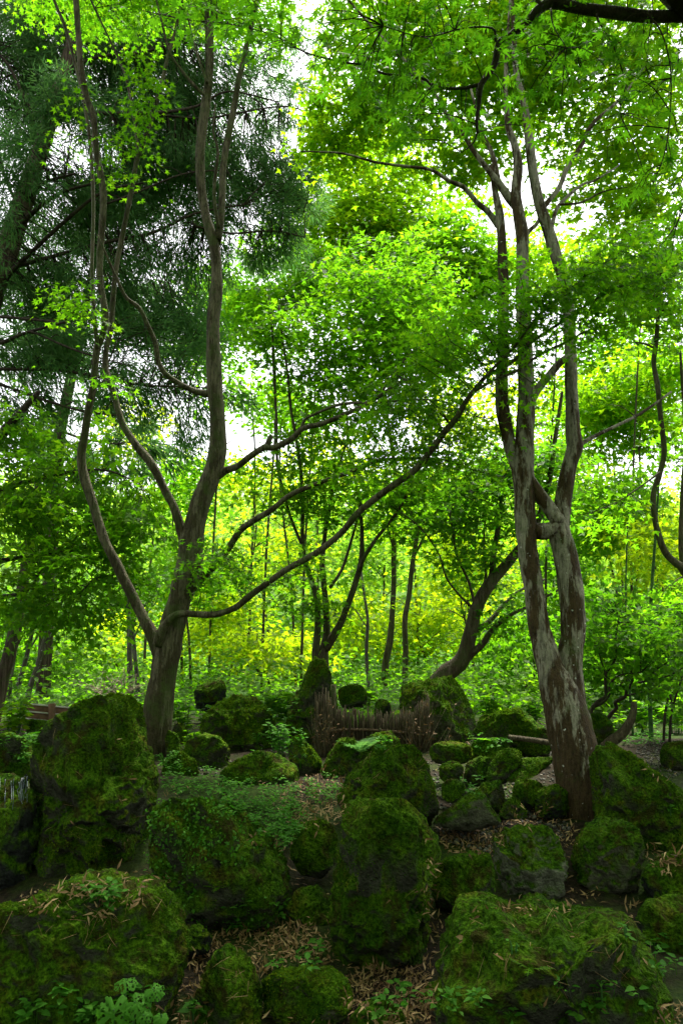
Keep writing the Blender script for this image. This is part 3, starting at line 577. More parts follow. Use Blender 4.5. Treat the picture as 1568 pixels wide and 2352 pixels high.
left_pads = [(1490, 570, 110, 60, 5.2, .5, 1.3), (1420, 630, 120, 55, 5.4, .5, 1.7), (1310, 650, 90, 55, 5.5, .5, 1.8), (1230, 690, 90, 55, 5.6, .5, 1.8), (1140, 735, 90, 50, 5.8, .5, 1.6), (1060, 770, 90, 50, 6.0, .5, 1.5), (1180, 790, 80, 40, 5.7, .4, 1.4),
    (980, 830, 100, 45, 6.2, .5, 1.3), (1090, 850, 60, 35, 6, .4, .8), (1200, 890, 45, 40, 5.6, .3, .9), (900, 905, 90, 45, 6.5, .5, 1.2), (990, 950, 110, 50, 6.5, .5, 1.6), (1070, 990, 90, 50, 6.5, .5, 1.6), (880, 1000, 100, 45, 6.8, .5, 1.3), (960, 1060, 120, 45, 6.7, .5, 1.3), (840, 1090, 90, 35, 7, .4, .9), (1090, 1070, 80, 40, 6.6, .5, 1.2),
    (1380, 740, 90, 40, 5.4, .4, 1.2), (1500, 680, 90, 50, 5.3, .4, 1.3),
    (470, 1290, 60, 45, 7.2, .4, .9), (540, 1300, 60, 40, 7.3, .4, .9), (620, 1330, 60, 30, 7.2, .3, .7), (580, 1190, 50, 40, 7.3, .4, .5), (700, 1290, 50, 30, 7, .3, .6),
    (345, 190, 36, 45, 7.0, .3, 1.0), (335, 265, 36, 40, 7.0, .3, 1.0), (300, 325, 45, 30, 7.1, .3, .7), (255, 400, 35, 30, 7, .3, .6), (190, 250, 30, 50, 7.2, .3, .25), (160, 690, 60, 30, 6.9, .3, 1.1), (215, 735, 30, 25, 7, .2, 1.0), (262, 888, 28, 25, 7, .2, 1.0), (150, 350, 40, 30, 7.2, .3, .2),
    (240, -160, 260, 120, 7.2, 1.6, 1.6), (560, -140, 220, 120, 7.8, 1.6, 1.5), (420, -80, 160, 40, 7.5, .8, .6), (540, 10, 90, 40, 7.6, .5, .4)]
left_pads = [(*q[:6], q[6] * (.72 if k < 19 else 1)) for k, q in enumerate(left_pads)]
left_limbs = [([(u, v, w * (.88 if k in (9, 10, 11, 13, 14, 15, 16, 17) else 1)) for u, v, w in q[0]], *q[1:]) for k, q in enumerate(left_limbs)]
left_trunk = ([(352, 1790, 92), (354, 1745, 76), (357, 1690, 68), (363, 1640, 65), (373, 1560, 63), (384, 1500, 66), (398, 1430, 60), (414, 1376, 54), (434, 1305, 62), (440, 1251, 60), (450, 1201, 49), (467, 1138, 46), (488, 1088, 46), (499, 1038, 41), (500, 963, 38), (493, 888, 37), (490, 813, 32), (490, 738, 30), (497, 663, 28), (497, 603, 26), (490, 555, 26), (474, 500, 22), (462, 425, 22), (460, 350, 22), (468, 275, 22), (478, 200, 20), (482, 125, 20), (480, 50, 18), (478, -60, 16), (470, -240, 9)], DL, DL)
tree('maple_tree', 'olive-barked maple on the left forking low, with long limbs reaching right', drop(352, 1760, DL), left_trunk, left_limbs, M_bark_left, M_leaf, left_pads, LEAF5, .048, .26, 34, sides=16, bump=.13, tw_max=.8, dens=1.5, grow=1.1)

# --- right maple with the mottled double trunk
DR = 5.9
right_limbs = [
    ([(1322, 1710, 58), (1312, 1610, 64), (1306, 1540, 60), (1311, 1486, 56), (1316, 1453, 55), (1310, 1360, 56), (1295, 1268, 54), (1284, 1221, 48), (1289, 1175, 40), (1299, 1105, 38), (1309, 1059, 34), (1319, 1026, 37), (1315, 989, 33), (1311, 897, 28), (1309, 804, 28), (1303, 700, 28), (1290, 630, 28), (1275, 585, 28), (1254, 515, 26), (1237, 465, 24), (1224, 400, 22), (1215, 330, 20), (1209, 280, 17), (1199, 220, 15), (1184, 165, 13), (1178, 60, 10), (1170, -80, 6)], 5.98, 6.5),
    ([(1190, 1080, 30), (1172, 1036, 28), (1163, 989, 29), (1154, 943, 30), (1151, 897, 29), (1153, 813, 25), (1156, 688, 24), (1154, 613, 23), (1151, 550, 21), (1146, 490, 19), (1136, 440, 14), (1128, 380, 10)], 6.12, 6.35),
    ([(1144, 520, 16), (1120, 487, 14), (1094, 465, 12), (1064, 430, 12), (1029, 415, 10), (989, 390, 8), (929, 382, 7), (859, 372, 6), (784, 352, 5), (690, 348, 3)], 6.35, 6.0),
    ([(1190, 480, 22), (1169, 455, 20), (1144, 420, 17), (1124, 395, 14), (1089, 350, 11), (1064, 310, 10), (1024, 260, 9), (1004, 225, 8), (934, 145, 7), (890, 100, 6), (800, 0, 5), (760, -60, 3)], 6.3, 6.2),
    ([(1144, 418, 13), (1134, 370, 12), (1124, 340, 11), (1104, 300, 8), (1080, 200, 5)], 6.3, 6.6),
    ([(1245, 480, 13), (1265, 455, 12), (1284, 430, 12), (1304, 380, 12), (1334, 335, 11), (1359, 285, 10), (1399, 250, 8), (1434, 215, 6), (1480, 150, 4)], 6.4, 6.6),
    ([(1262, 545, 10), (1270, 505, 10), (1284, 470, 9), (1334, 425, 7), (1364, 415, 5), (1420, 380, 3)], 6.45, 6.9),
    ([(1284, 470, 6), (1334, 465, 6), (1384, 440, 4), (1440, 430, 2)], 6.5, 6.2),
    ([(1204, 1080, 20), (1222, 1112, 28), (1248, 1150, 32), (1284, 1200, 34)], 6.10, 6.09),
    ([(1207, 1212, 26), (1230, 1219, 36), (1245, 1221, 38), (1262, 1218, 38), (1284, 1208, 30)], 6.09, 6.09),
    ([(1214, 925, 24), (1234, 893, 20), (1259, 864, 18), (1282, 836, 17), (1304, 818, 16)], 6.16, 6.22),
    ([(1322, 1030, 12), (1350, 1010, 10), (1400, 985, 8), (1470, 950, 7), (1540, 900, 5)], 6.15, 6.6),
    ([(1195, 560, 12), (1215, 530, 11), (1235, 510, 9), (1244, 470, 6)], 6.25, 6.4),
]
right_trunk = ([(1362, 1960, 150), (1348, 1880, 122), (1338, 1810, 116), (1320, 1731, 112), (1302, 1650, 104), (1285, 1592, 88), (1261, 1530, 60), (1245, 1470, 51), (1237, 1440, 48), (1226, 1360, 46), (1211, 1268, 47), (1205, 1198, 49), (1204, 1128, 47), (1200, 1082, 50), (1203, 1030, 46), (1205, 989, 43), (1208, 943, 42), (1208, 897, 38), (1204, 788, 34), (1199, 663, 30), (1199, 588, 28), (1198, 540, 28), (1190, 490, 26), (1184, 440, 24), (1189, 380, 20), (1180, 330, 16), (1166, 290, 14), (1160, 200, 10), (1165, 80, 7), (1175, -60, 4)], DR, 6.4)
right_pads = [(820, 230, 130, 130, 9, .9, .9), (960, 170, 150, 130, 8.5, .9, 1.0), (1090, 230, 120, 110, 8, .9, .8), (1200, 150, 130, 120, 8, .9, .9), (1330, 200, 140, 130, 8, .9, 1.1), (1460, 330, 130, 140, 8, .9, 1.3), (1440, 480, 110, 60, 8, .7, 1.1), (1040, 400, 120, 80, 8.5, .7, .7), (1310, 420, 70, 60, 8, .5, .7), (780, 320, 80, 80, 9, .6, 1.0), (900, 40, 150, 70, 8.5, .8, 1.0), (1110, 40, 150, 80, 8, .8, 1.0), (1310, 60, 150, 80, 8, .8, 1.1), (1500, 110, 120, 110, 8, .8, 1.2),
    (1000, -200, 330, 160, 7.5, 2.0, 1.3), (1400, -220, 330, 160, 7.0, 2.0, 1.5)]
tree('maple_tree', 'mottled grey and brown maple on the right with two joined stems', drop(1362, 1900, DR), right_trunk, right_limbs, M_bark_right, M_leaf_yel, right_pads, LEAF3, .072, .34, 40, sides=18, bump=.1, tw_max=.75, dens=1.7, grow=1.2)

# --- maple branch hanging in from the upper right, close to the camera
DO = 3.0
br_main = [(2150, 2300, 150), (2140, 1700, 130), (2100, 900, 110), (2010, 330, 80), (1880, 130, 50), (1750, 70, 36), (1640, 45, 31), (1568, 38, 29), (1484, 38, 28), (1424, 31, 30), (1334, 20, 26), (1274, 8, 26), (1244, 16, 24), (1214, 45, 19), (1174, 80, 16), (1146, 100, 16), (1134, 150, 14), (1104, 195, 13), (1099, 240, 9), (1094, 280, 8), (1096, 305, 6)]
br_limbs = [
    ([(1106, 193, 10), (1059, 203, 8), (999, 200, 7), (969, 180, 7), (884, 170, 6), (834, 150, 5), (784, 142, 5), (700, 120, 4), (625, 80, 3), (525, 55, 3), (425, 45, 2.5), (330, 25, 2)], 3.05, 3.3),
    ([(1138, 95, 6), (1129, 65, 5), (1064, 65, 4), (974, 85, 3), (880, 60, 2)], 3.0, 2.9),
    ([(1370, 30, 6), (1374, 50, 5), (1409, 110, 4), (1434, 195, 3), (1420, 260, 2)], 2.9, 3.1),
    ([(1134, 150, 6), (1160, 140, 4), (1230, 135, 3), (1330, 160, 2)], 3.0, 3.2),
    ([(1484, 30, 6), (1520, 80, 4), (1540, 180, 3), (1530, 330, 3), (1500, 420, 2)], 2.8, 2.9),
    ([(1264, 20, 5), (1270, 60, 3), (1300, 110, 2)], 2.9, 2.8),
    ([(1244, 14, 9), (1200, -30, 7), (1100, -60, 5), (900, -90, 4), (600, -60, 3)], 2.95, 3.1),
    ([(1096, 303, 5), (1085, 330, 3), (1060, 350, 2)], 3.05, 3.1),
    ([(1640, 45, 12), (1600, 200, 8), (1590, 400, 5), (1560, 500, 3), (1520, 560, 2)], 2.75, 2.9),
]
ob = drop(2150, 2300, 3.0)
root = thing('maple_tree', tuple(ob), 'near maple bough with large leaves hanging in from the upper right', 'tree')
OL = []; mb = MB(); W, R = pxpath(br_main, DO); W[0, 2] = min(W[0, 2], ob[2] - .05); OL.append(tube(mb, W, R, 12, 5, .09, 2)); mb.build('trunk', M_bark_dark, root, ob)
for p in br_limbs:
    mb = MB(); W, R = pxpath(*p); OL.append(tube(mb, W, R, 6, 4, .06, 4)); mb.build('limb', M_bark_dark, root, ob)
opads = [(330, 30, 45, 25, 6), (390, 45, 50, 30, 7), (480, 60, 60, 45, 14), (570, 75, 60, 50, 18), (650, 60, 80, 60, 26), (640, 130, 60, 35, 10), (560, 10, 150, 30, 26), (760, 90, 90, 90, 42), (800, 190, 80, 50, 24), (880, 120, 90, 80, 46), (900, 230, 80, 50, 28), (940, 300, 60, 40, 14), (980, 130, 90, 80, 42), (1010, 250, 70, 50, 24), (1090, 300, 60, 50, 16), (1050, 60, 110, 60, 38), (1180, 60, 80, 60, 26), (1200, 160, 80, 70, 26), (1280, 110, 90, 70, 32), (1240, 250, 60, 60, 9), (1360, 130, 90, 80, 34), (1420, 60, 90, 60, 30), (1430, 230, 80, 60, 26), (1370, 340, 60, 50, 8), (1500, 140, 70, 100, 34), (1530, 280, 60, 90, 30), (1490, 400, 70, 60, 16), (1545, 480, 40, 70, 18), (1560, 560, 50, 50, 16), (900, 10, 200, 30, 44), (1200, -60, 300, 60, 60), (800, -80, 300, 50, 50)]
LP = np.concatenate(OL[0:1] + OL[1:]); LP = LP[LP[:, 2] > 2.2]
pos = []; 
for (u, v, ru, rv, n) in opads:
    n = int(n * 1.8)
    for k in range(max(1, n // 5)):            # leaves sit in fives along a twig end
        D = 3.05 + rng.normal(0, .16); t = rng.uniform(0, 2 * math.pi); q = math.sqrt(rng.random())
        c = P(u + ru * q * math.cos(t), v + rv * q * math.sin(t), D); i = np.argmin(((LP - c) ** 2).sum(1)); g = c - LP[i]; g /= np.linalg.norm(g) + 1e-6
        pos.append((c, LP[i], g))
LV = []
tw = MB()
for c, l, g in pos:
    gl = np.linalg.norm(c - l)
    g2 = g * .6 + np.array([rng.normal(0, .5), rng.normal(0, .5), -.15]); g2 /= np.linalg.norm(g2)
    if gl < .32: tube(tw, [l, (l + c) / 2 + [0, 0, .03], c, c + g2 * .05], [.0028, .0022, .0016, .0008], 3, 3)
    for k in range(5):
        o_ = c + g2 * (k - 2) * .03 + rng.normal(0, .022, 3); ang = (k % 2 * 2 - 1) * rng.uniform(.3, 1.2) if k < 4 else 0
        side = np.cross(g2, [0, 0, 1]); side /= np.linalg.norm(side) + 1e-6
        ax = g2 * math.cos(ang) + side * math.sin(ang) + [0, 0, -.25 + rng.normal(0, .22)]
        nn = np.array([rng.normal(0, .4), rng.normal(-.25, .4), 1.0])
        LV.append((o_ + ax * .015, ax, nn, rng.uniform(.033, .052)))
mb_shade = MB()  # unseen overhead canopy, added to cut the light on the foreground
for (x, y, z, rx, ry, rz, n) in [(0, -1.5, 4.8, 5, 3.5, .9, 2200), (3.2, 1.5, 5.4, 3.2, 2.8, .8, 1300), (-3.4, 1.0, 5.6, 3.0, 3.0, .8, 1300), (0, 2.4, 6.8, 4.5, 2.6, .7, 2800)]:
    d = rng.normal(size=(n, 3)); d /= np.linalg.norm(d, axis=1)[:, None]; d *= rng.random(n)[:, None] ** .4
    scatter(mb_shade, LEAF3, np.array([x, y, z]) + d * [rx, ry, rz], rng.normal(size=(n, 3)) * [1, 1, .3], rng.normal(0, .4, (n, 3)) + [0, 0, 1], rng.uniform(.13, .2, n))
mb_shade.build('foliage', M_leaf_deep, root, ob, smooth=False, kind='stuff')
for (x, y, z) in [(0, -1.5, 4.8), (3.0, 1.5, 5.4), (-3.2, 1.0, 5.6), (0, 2.0, 6.6)]:  # unseen limbs carrying the added shade canopy
    mb = MB(); a = OL[0][len(OL[0]) * 3 // 10]; tube(mb, [a, a * .5 + np.array([x, y, z]) * .5 + [0, 0, .6], [x, y, z]], [.09, .06, .02], 7, 5); mb.build('limb', M_bark_dark, root, ob)
LV.sort(key=lambda q: -q[3] / q[0][1])
def in_frame(p):
    d = p - CAM; z = d @ FV; u = 784 + FPX * (d @ RV) / z; v = 1176 - FPX * (d @ UV) / z; return -20 < u < 1588 and v > -20
vis = [q for q in LV if in_frame(q[0])]; hid = [q for q in LV if not in_frame(q[0])]
leafme = []
for k in range(5):
    V, L, S = BIG[k]
    me = mesh_from('leaf', V, L, S, np.full(len(V), .1 + .17 * k), False); me.materials.append(M_leaf_deep); leafme.append(me)
from mathutils import Matrix
for n_, (p, ax, nn, s) in enumerate(vis[:300]):
    F_ = frames(ax[None], nn[None])[0]
    o = bpy.data.objects.new('leaf', leafme[n_ % 5]); COL.objects.link(o); o.parent = root
    M4 = Matrix.Identity(4)
    for i in range(3):
        for j in range(3): M4[i][j] = F_[i, j] * s
        M4[i][3] = p[i] - ob[i]
    o.matrix_local = M4
mb = MB()
rest = vis[300:] + hid
for k in range(5):
    sub = rest[k::5]
    if sub: scatter(mb, BIG[k], np.array([q[0] for q in sub]), np.array([q[1] for q in sub]), np.array([q[2] for q in sub]), np.array([q[3] for q in sub]), np.clip(rng.normal(.4, .18, len(sub)), 0, 1))
mb.build('foliage', M_leaf_deep, root, ob, smooth=False, kind='stuff'); tw.build('twigs', M_bark_dark, root, ob, kind='stuff')

# --- centre and middle-distance trees
tree('maple_tree', 'many-stemmed maple rising right behind the pointed mossy rock', drop(740, 1560, 11),
    ([(745, 1570, 30), (742, 1506, 24), (750, 1456, 17), (747, 1376, 14), (740, 1301, 12), (745, 1236, 10), (755, 1176, 9), (770, 1100, 7), (800, 1000, 5)], 11, 11.2),
    [([(735, 1560, 20), (725, 1506, 18), (730, 1436, 15), (725, 1366, 13), (705, 1301, 11), (695, 1241, 10), (695, 1138, 9), (685, 1038, 8), (668, 938, 7), (660, 853, 6), (650, 788, 5), (640, 700, 4)], 11, 10.6),
     ([(748, 1490, 22), (780, 1436, 17), (796, 1396, 16), (814, 1346, 14), (829, 1291, 13), (831, 1236, 10), (829, 1191, 9), (815, 1100, 7), (800, 1040, 5)], 11, 10.7),
     ([(824, 1310, 10), (839, 1276, 10), (869, 1231, 9), (914, 1173, 8), (949, 1108, 7), (990, 1060, 5)], 10.8, 10.2),
     ([(758, 1350, 9), (785, 1308, 8), (804, 1251, 7), (821, 1191, 6), (840, 1120, 4)], 11, 11.5),
     ([(697, 1260, 8), (672, 1200, 8), (655, 1145, 8), (637, 1063, 7), (635, 963, 7), (628, 838, 6), (625, 753, 5), (618, 680, 3)], 10.8, 10.6)],
    M_bark_mid, M_leaf, [(900, 820, 150, 90, 11, 1.0, 1.1), (780, 900, 110, 80, 11, .9, .9), (870, 680, 140, 110, 11.5, 1.1, 1.4), (740, 1020, 90, 60, 10.8, .8, .9), (820, 1130, 130, 60, 10.8, .8, 1.0), (650, 1110, 80, 60, 10.6, .6, .6), (700, 780, 80, 80, 11, .8, .7), (960, 1140, 100, 60, 11, .8, .9), (690, 1350, 50, 60, 10.8, .4, .8), (620, 760, 50, 70, 10.6, .5, .7), (770, 1390, 40, 25, 10.8, .3, .5)], LEAF3, .075, .34, 26)
tree('maple_tree', 'slim curved trunk left of the pair behind the fence', drop(881, 1590, 18),
    ([(880, 1612, 20), (881, 1586, 16), (886, 1521, 17), (896, 1466, 15), (901, 1396, 13), (904, 1336, 12), (904, 1251, 12), (908, 1100, 9), (880, 900, 8), (850, 700, 6), (845, 520, 4)], 18, 18),
    [([(905, 1260, 8), (880, 1180, 7), (850, 1090, 5)], 18, 17.5), ([(885, 880, 6), (940, 760, 5), (980, 640, 3)], 18, 18)],
    M_bark_mid, M_leaf_yel, [(840, 470, 120, 90, 17, 1.2, 1.3), (780, 560, 90, 100, 17, 1.2, 1.2), (910, 560, 110, 120, 17, 1.2, 1.5), (880, 1180, 120, 70, 18, 1.2, .5), (860, 380, 90, 50, 17, 1, 1.0)], LEAF3, .115, .5, 24)
tree('maple_tree', 'slim straight trunk right of the pair behind the fence', drop(929, 1575, 17),
    ([(928, 1600, 18), (929, 1568, 15), (931, 1496, 14), (929, 1426, 13), (939, 1366, 12), (946, 1301, 11), (956, 1236, 9), (975, 1100, 8), (1000, 900, 7), (1010, 700, 5), (1015, 560, 3)], 17, 17),
    [([(950, 1280, 7), (990, 1200, 6), (1030, 1120, 4)], 17, 17), ([(1005, 850, 6), (1060, 740, 4)], 17, 17)],
    M_bark_mid, M_leaf, [(1010, 620, 110, 120, 16, 1.2, 1.5), (1060, 520, 60, 60, 16, .8, .8), (1090, 640, 60, 80, 16, .8, 1.1), (1030, 1160, 110, 80, 17, 1.2, .5), (990, 760, 110, 70, 16, 1.1, 1.2)], LEAF3, .11, .48, 24)
tree('maple_tree', 'thin wavy sapling stem left of the slim pair', drop(846, 1585, 14), ([(847, 1605, 9), (846, 1576, 8), (841, 1501, 8), (844, 1426, 7), (836, 1366, 6), (831, 1326, 5), (826, 1280, 3)], 14, 14), [([(842, 1440, 4), (815, 1400, 3), (790, 1380, 2)], 14, 14)], M_bark_grey, M_leaf_yel, [(840, 1360, 40, 30, 14, .4, .35)], LEAF3, .08, .35, 20, sides=6)
tree('maple_tree', 'mossy trunk leaning right from behind the angular dark rock', drop(1010, 1580, 10.5),
    ([(990, 1590, 48), (1019, 1551, 42), (1060, 1516, 39), (1079, 1456, 32), (1094, 1396, 30), (1124, 1341, 28), (1154, 1306, 24), (1179, 1276, 22), (1225, 1215, 18), (1255, 1130, 14), (1275, 1000, 10), (1290, 900, 7)], 10.5, 10.2),
    [([(1122, 1348, 18), (1130, 1315, 15), (1132, 1276, 14), (1144, 1206, 11), (1150, 1120, 8), (1140, 1040, 5)], 10.4, 10.6),
     ([(1062, 1522, 20), (1084, 1500, 18), (1108, 1478, 16), (1134, 1441, 12), (1174, 1411, 9), (1214, 1392, 7), (1290, 1350, 4)], 10.5, 10.0),
     ([(1090, 1450, 14), (1124, 1426, 12), (1154, 1391, 9), (1194, 1356, 7), (1250, 1330, 4)], 10.5, 10.9),
     ([(1092, 1390, 9), (1087, 1378, 8), (1076, 1336, 7), (1049, 1276, 6), (1039, 1216, 5), (1034, 1170, 4), (1060, 1130, 3)], 10.4, 10.0),
     ([(1085, 1396, 7), (1054, 1366, 5), (1024, 1326, 5), (1009, 1276, 4), (969, 1216, 4), (920, 1176, 3)], 10.4, 10.0),
     ([(1100, 1385, 8), (1115, 1320, 6), (1110, 1250, 5), (1118, 1170, 4), (1135, 1160, 3)], 10.4, 10.6)],
    M_bark_mid, M_leaf_deep, [(1130, 1160, 110, 60, 10.4, .8, 1.1), (1080, 1260, 80, 50, 10.2, .6, .7), (1240, 1060, 80, 80, 10.4, .8, 1.0), (1150, 1080, 90, 50, 10.4, .6, 1.1), (1170, 1420, 60, 60, 10.4, .5, .6), (990, 1190, 80, 40, 10.2, .6, .7)], LEAF3, .075, .34, 26)
tree('tree', 'twisted slender tree at the right edge with a curved stem', drop(1600, 1730, 8),
    ([(1612, 1760, 38), (1605, 1700, 32), (1600, 1560, 30), (1596, 1420, 28), (1588, 1345, 25), (1566, 1306, 20), (1549, 1292, 17), (1524, 1264, 15), (1505, 1205, 14), (1499, 1140, 13), (1512, 1093, 13), (1524, 1038, 13), (1516, 963, 12), (1509, 888, 12), (1500, 835, 11), (1505, 788, 11), (1510, 700, 8), (1505, 600, 5)], 8, 7.8),
    [([(1572, 1320, 16), (1564, 1260, 15), (1566, 1150, 13), (1572, 1000, 10), (1560, 800, 6)], 8, 8.2), ([(1502, 800, 6), (1480, 790, 5), (1455, 785, 3)], 7.8, 7.6), ([(1514, 1085, 6), (1480, 1110, 4), (1420, 1150, 3), (1350, 1180, 2)], 7.8, 7.6)],
    M_bark_mid, M_leaf, [(1500, 640, 110, 70, 7.8, .7, 1.2), (1540, 760, 60, 60, 7.9, .5, .6), (1400, 1170, 70, 40, 7.7, .5, .5), (1560, 1000, 40, 80, 8, .5, .5), (1540, 1380, 50, 70, 8.2, .5, .6)], LEAF3, .06, .28, 26, sides=10)
tree('bamboo_stem', 'straight green bamboo-like stem at the right, thicker one', drop(1494, 1711, 8.5), ([(1495, 1725, 11), (1494, 1690, 11), (1489, 1526, 9), (1494, 1376, 8), (1504, 1226, 6), (1512, 1100, 4), (1520, 950, 3)], 8.5, 8.5), [], M_bamboo, cat='stem', sides=7, bump=.0)
tree('bamboo_stem', 'thin green stem standing left of the straight bamboo-like one', drop(1454, 1711, 8.8), ([(1455, 1722, 6), (1446, 1600, 6), (1439, 1501, 5), (1436, 1350, 4), (1440, 1200, 3)], 8.8, 8.8), [], M_bamboo, cat='stem', sides=6, bump=.0)

# --- shrubs at the right
tree('shrub', 'bare twisting shrub stem with angular branches beside the curved log', drop(1390, 1700, 7.6), ([(1389, 1712, 12), (1391, 1661, 10), (1402, 1640, 9), (1414, 1626, 8), (1413, 1612, 8), (1434, 1600, 8), (1440, 1582, 7), (1474, 1566, 5), (1524, 1556, 4), (1575, 1530, 3)], 7.6, 7.3),
    [([(1440, 1585, 5), (1452, 1560, 4), (1448, 1530, 4), (1475, 1500, 3)], 7.45, 7.6), ([(1480, 1564, 4), (1510, 1535, 3), (1550, 1510, 2)], 7.4, 7.2), ([(1436, 1598, 4), (1470, 1590, 3), (1520, 1575, 3), (1568, 1560, 2)], 7.45, 7.7)], M_bark_dark, M_leaf_deep,
    [(1470, 1500, 90, 50, 7.4, .5, .8), (1540, 1530, 60, 50, 7.3, .4, .7)], LEAF3, .055, .25, 24, cat='shrub', sides=7)
tree('shrub', 'bare twisting shrub stem close behind the right maple trunk', drop(1352, 1650, 7.4), ([(1348, 1670, 11), (1356, 1632, 10), (1375, 1610, 9), (1390, 1598, 8), (1389, 1572, 7), (1391, 1546, 7), (1408, 1522, 6), (1414, 1500, 5), (1411, 1476, 5), (1420, 1420, 3)], 7.4, 7.4),
    [([(1362, 1624, 8), (1385, 1612, 7), (1398, 1594, 6), (1400, 1570, 5), (1425, 1550, 4), (1470, 1545, 3)], 7.4, 7.2), ([(1391, 1550, 4), (1375, 1500, 3), (1380, 1450, 2)], 7.4, 7.6)], M_bark_dark, M_leaf_deep,
    [(1400, 1420, 80, 60, 7.5, .5, .8), (1440, 1470, 70, 40, 7.3, .4, .7)], LEAF3, .055, .25, 24, cat='shrub', sides=7)
for i, (u, v, t, lab) in enumerate([(1522, 1700, 30, 'dark thin sapling at the far right, left one of two'), (1536, 1702, 45, 'dark thin sapling at the far right, slanting right one of two')]):
    tree('sapling', lab, drop(u, v, 8.2), ([(u, v + 12, 7), (u + 4, v - 60, 6), (u + 8 + t * .2, v - 110, 5), (u + t, v - 200, 3), (u + t * 1.3, v - 290, 2)], 8.2, 8.2), [([(u + 6, v - 90, 4), (u - 10, v - 130, 3), (u - 20, v - 180, 2)], 8.2, 8.1)], M_bark_dark, M_leaf_deep, [(u + 10, v - 250, 55, 60, 8.2, .4, .7)], LEAF3, .055, .25, 24, cat='sapling', sides=6)

# --- broad-leaved trees and cedars on the left
tree('tree', 'dark green spreading tree at the left edge below the cedars', drop(-130, 1700, 9.5),
    ([(-150, 1740, 70), (-140, 1500, 60), (-120, 1250, 50), (-60, 1080, 36), (20, 980, 22), (90, 900, 10)], 9.5, 9),
    [([(-130, 1330, 26), (-40, 1300, 18), (20, 1285, 11), (85, 1275, 8), (180, 1262, 6), (240, 1245, 4)], 9.4, 8.8), ([(-120, 1420, 20), (-40, 1380, 14), (40, 1365, 9), (75, 1345, 8), (120, 1350, 7), (175, 1365, 5), (215, 1330, 3)], 9.4, 8.8),
     ([(75, 1348, 6), (95, 1310, 5), (125, 1285, 3)], 8.9, 8.8), ([(-90, 1160, 24), (20, 1120, 14), (130, 1090, 9), (240, 1080, 5), (320, 1110, 3)], 9.3, 8.9)],
    M_bark_dark, M_leaf, [(60, 1050, 110, 70, 9.2, .8, 1.3), (190, 1070, 100, 55, 9, .8, 1.2), (70, 1180, 140, 80, 9, .9, 1.6), (220, 1180, 120, 70, 9, .8, 1.5), (320, 1230, 80, 80, 8.8, .6, 1.0), (110, 1290, 140, 80, 8.8, .8, 1.4), (250, 1330, 110, 70, 8.8, .7, 1.2), (180, 1410, 100, 60, 8.8, .6, 1.0), (300, 1140, 70, 60, 9.2, .6, .8), (50, 1400, 90, 60, 9, .6, 1.0), (330, 1400, 40, 50, 8.7, .4, .7), (20, 960, 80, 60, 9, .7, 1.0)], LEAF3, .068, .3, 40, dens=1.05, grow=1.25)

def cedar_spray(mb, C, direction, n, length, spread):
    th = rng.normal(0, 1, (n, 3)); t = rng.random(n)
    pos = C + direction * (t * spread)[:, None] + th * spread * .18
    ax = direction * .7 + th * .55 + [0, 0, -.55]; k = ax / np.linalg.norm(ax, axis=1)[:, None]
    scatter(mb, TRI_N, pos, k, rng.normal(size=(n, 3)), length * rng.uniform(.6, 1.3, n), np.clip(rng.normal(.45, .25, n), 0, 1))
TRI_N = (np.array([(0, -.085, 0), (1, 0, -.05), (0, .085, 0)]), np.arange(3), np.array([3]))
def cedar(label, base, trunk, limbs, pads, size=.12, per=70, name='cedar_tree'):
    root = thing(name, tuple(base), label, 'tree'); mb = MB(); W, R = pxpath(*trunk); TR = tube(mb, W, R, 16, 6, .06, 5); mb.build('trunk', M_bark_cedar, root, base); L = [TR]
    for p in limbs:
        mb = MB(); W, R = pxpath(*p); L.append(tube(mb, W, R, 6, 4, .1, 6)); mb.build('limb', M_bark_dark, root, base)
    mb = MB(); tw = MB(); LPc = np.concatenate(L); tot = 0
    for (u, v, ru, rv, D, dep, cov) in pads:
        m = px(D, u, v); c = P(u, v, D); A = math.pi * ru * rv * m * m; K = max(2, int(5.6 * cov * A / (per * size * size * .11)))
        d = rng.normal(size=(K, 3)); d /= np.linalg.norm(d, axis=1)[:, None]; d *= rng.random(K)[:, None] ** (1 / 2.6)
        C = c + d[:, :1] * ru * m * RV + d[:, 1:2] * dep * np.array([0, 1, 0]) + d[:, 2:] * rv * m * np.array([0, 0, 1.])
        for q in C:
            i = np.argmin(((LPc - q) ** 2).sum(1)); g = q - LPc[i]; gl = np.linalg.norm(g) + 1e-6; dr = g / gl * .8 + np.array([rng.normal(0, .35) + .35, rng.normal(0, .35), -.25]); dr /= np.linalg.norm(dr)
            cedar_spray(mb, q, dr, per, size, .38); tot += per
            if gl < .9: tube(tw, [LPc[i], (LPc[i] + q) / 2 + [0, 0, .05], q, q + dr * .3], [.010, .007, .005, .002], 3, 2)
            else: tube(tw, [q - dr * .5, q, q + dr * .3], [.008, .006, .002], 3, 1)
    tw.build('twigs', M_bark_dark, root, base, kind='stuff'); mb.build('foliage', M_cedar, root, base, smooth=False, kind='stuff'); COUNT[label[:40]] = tot
    return root
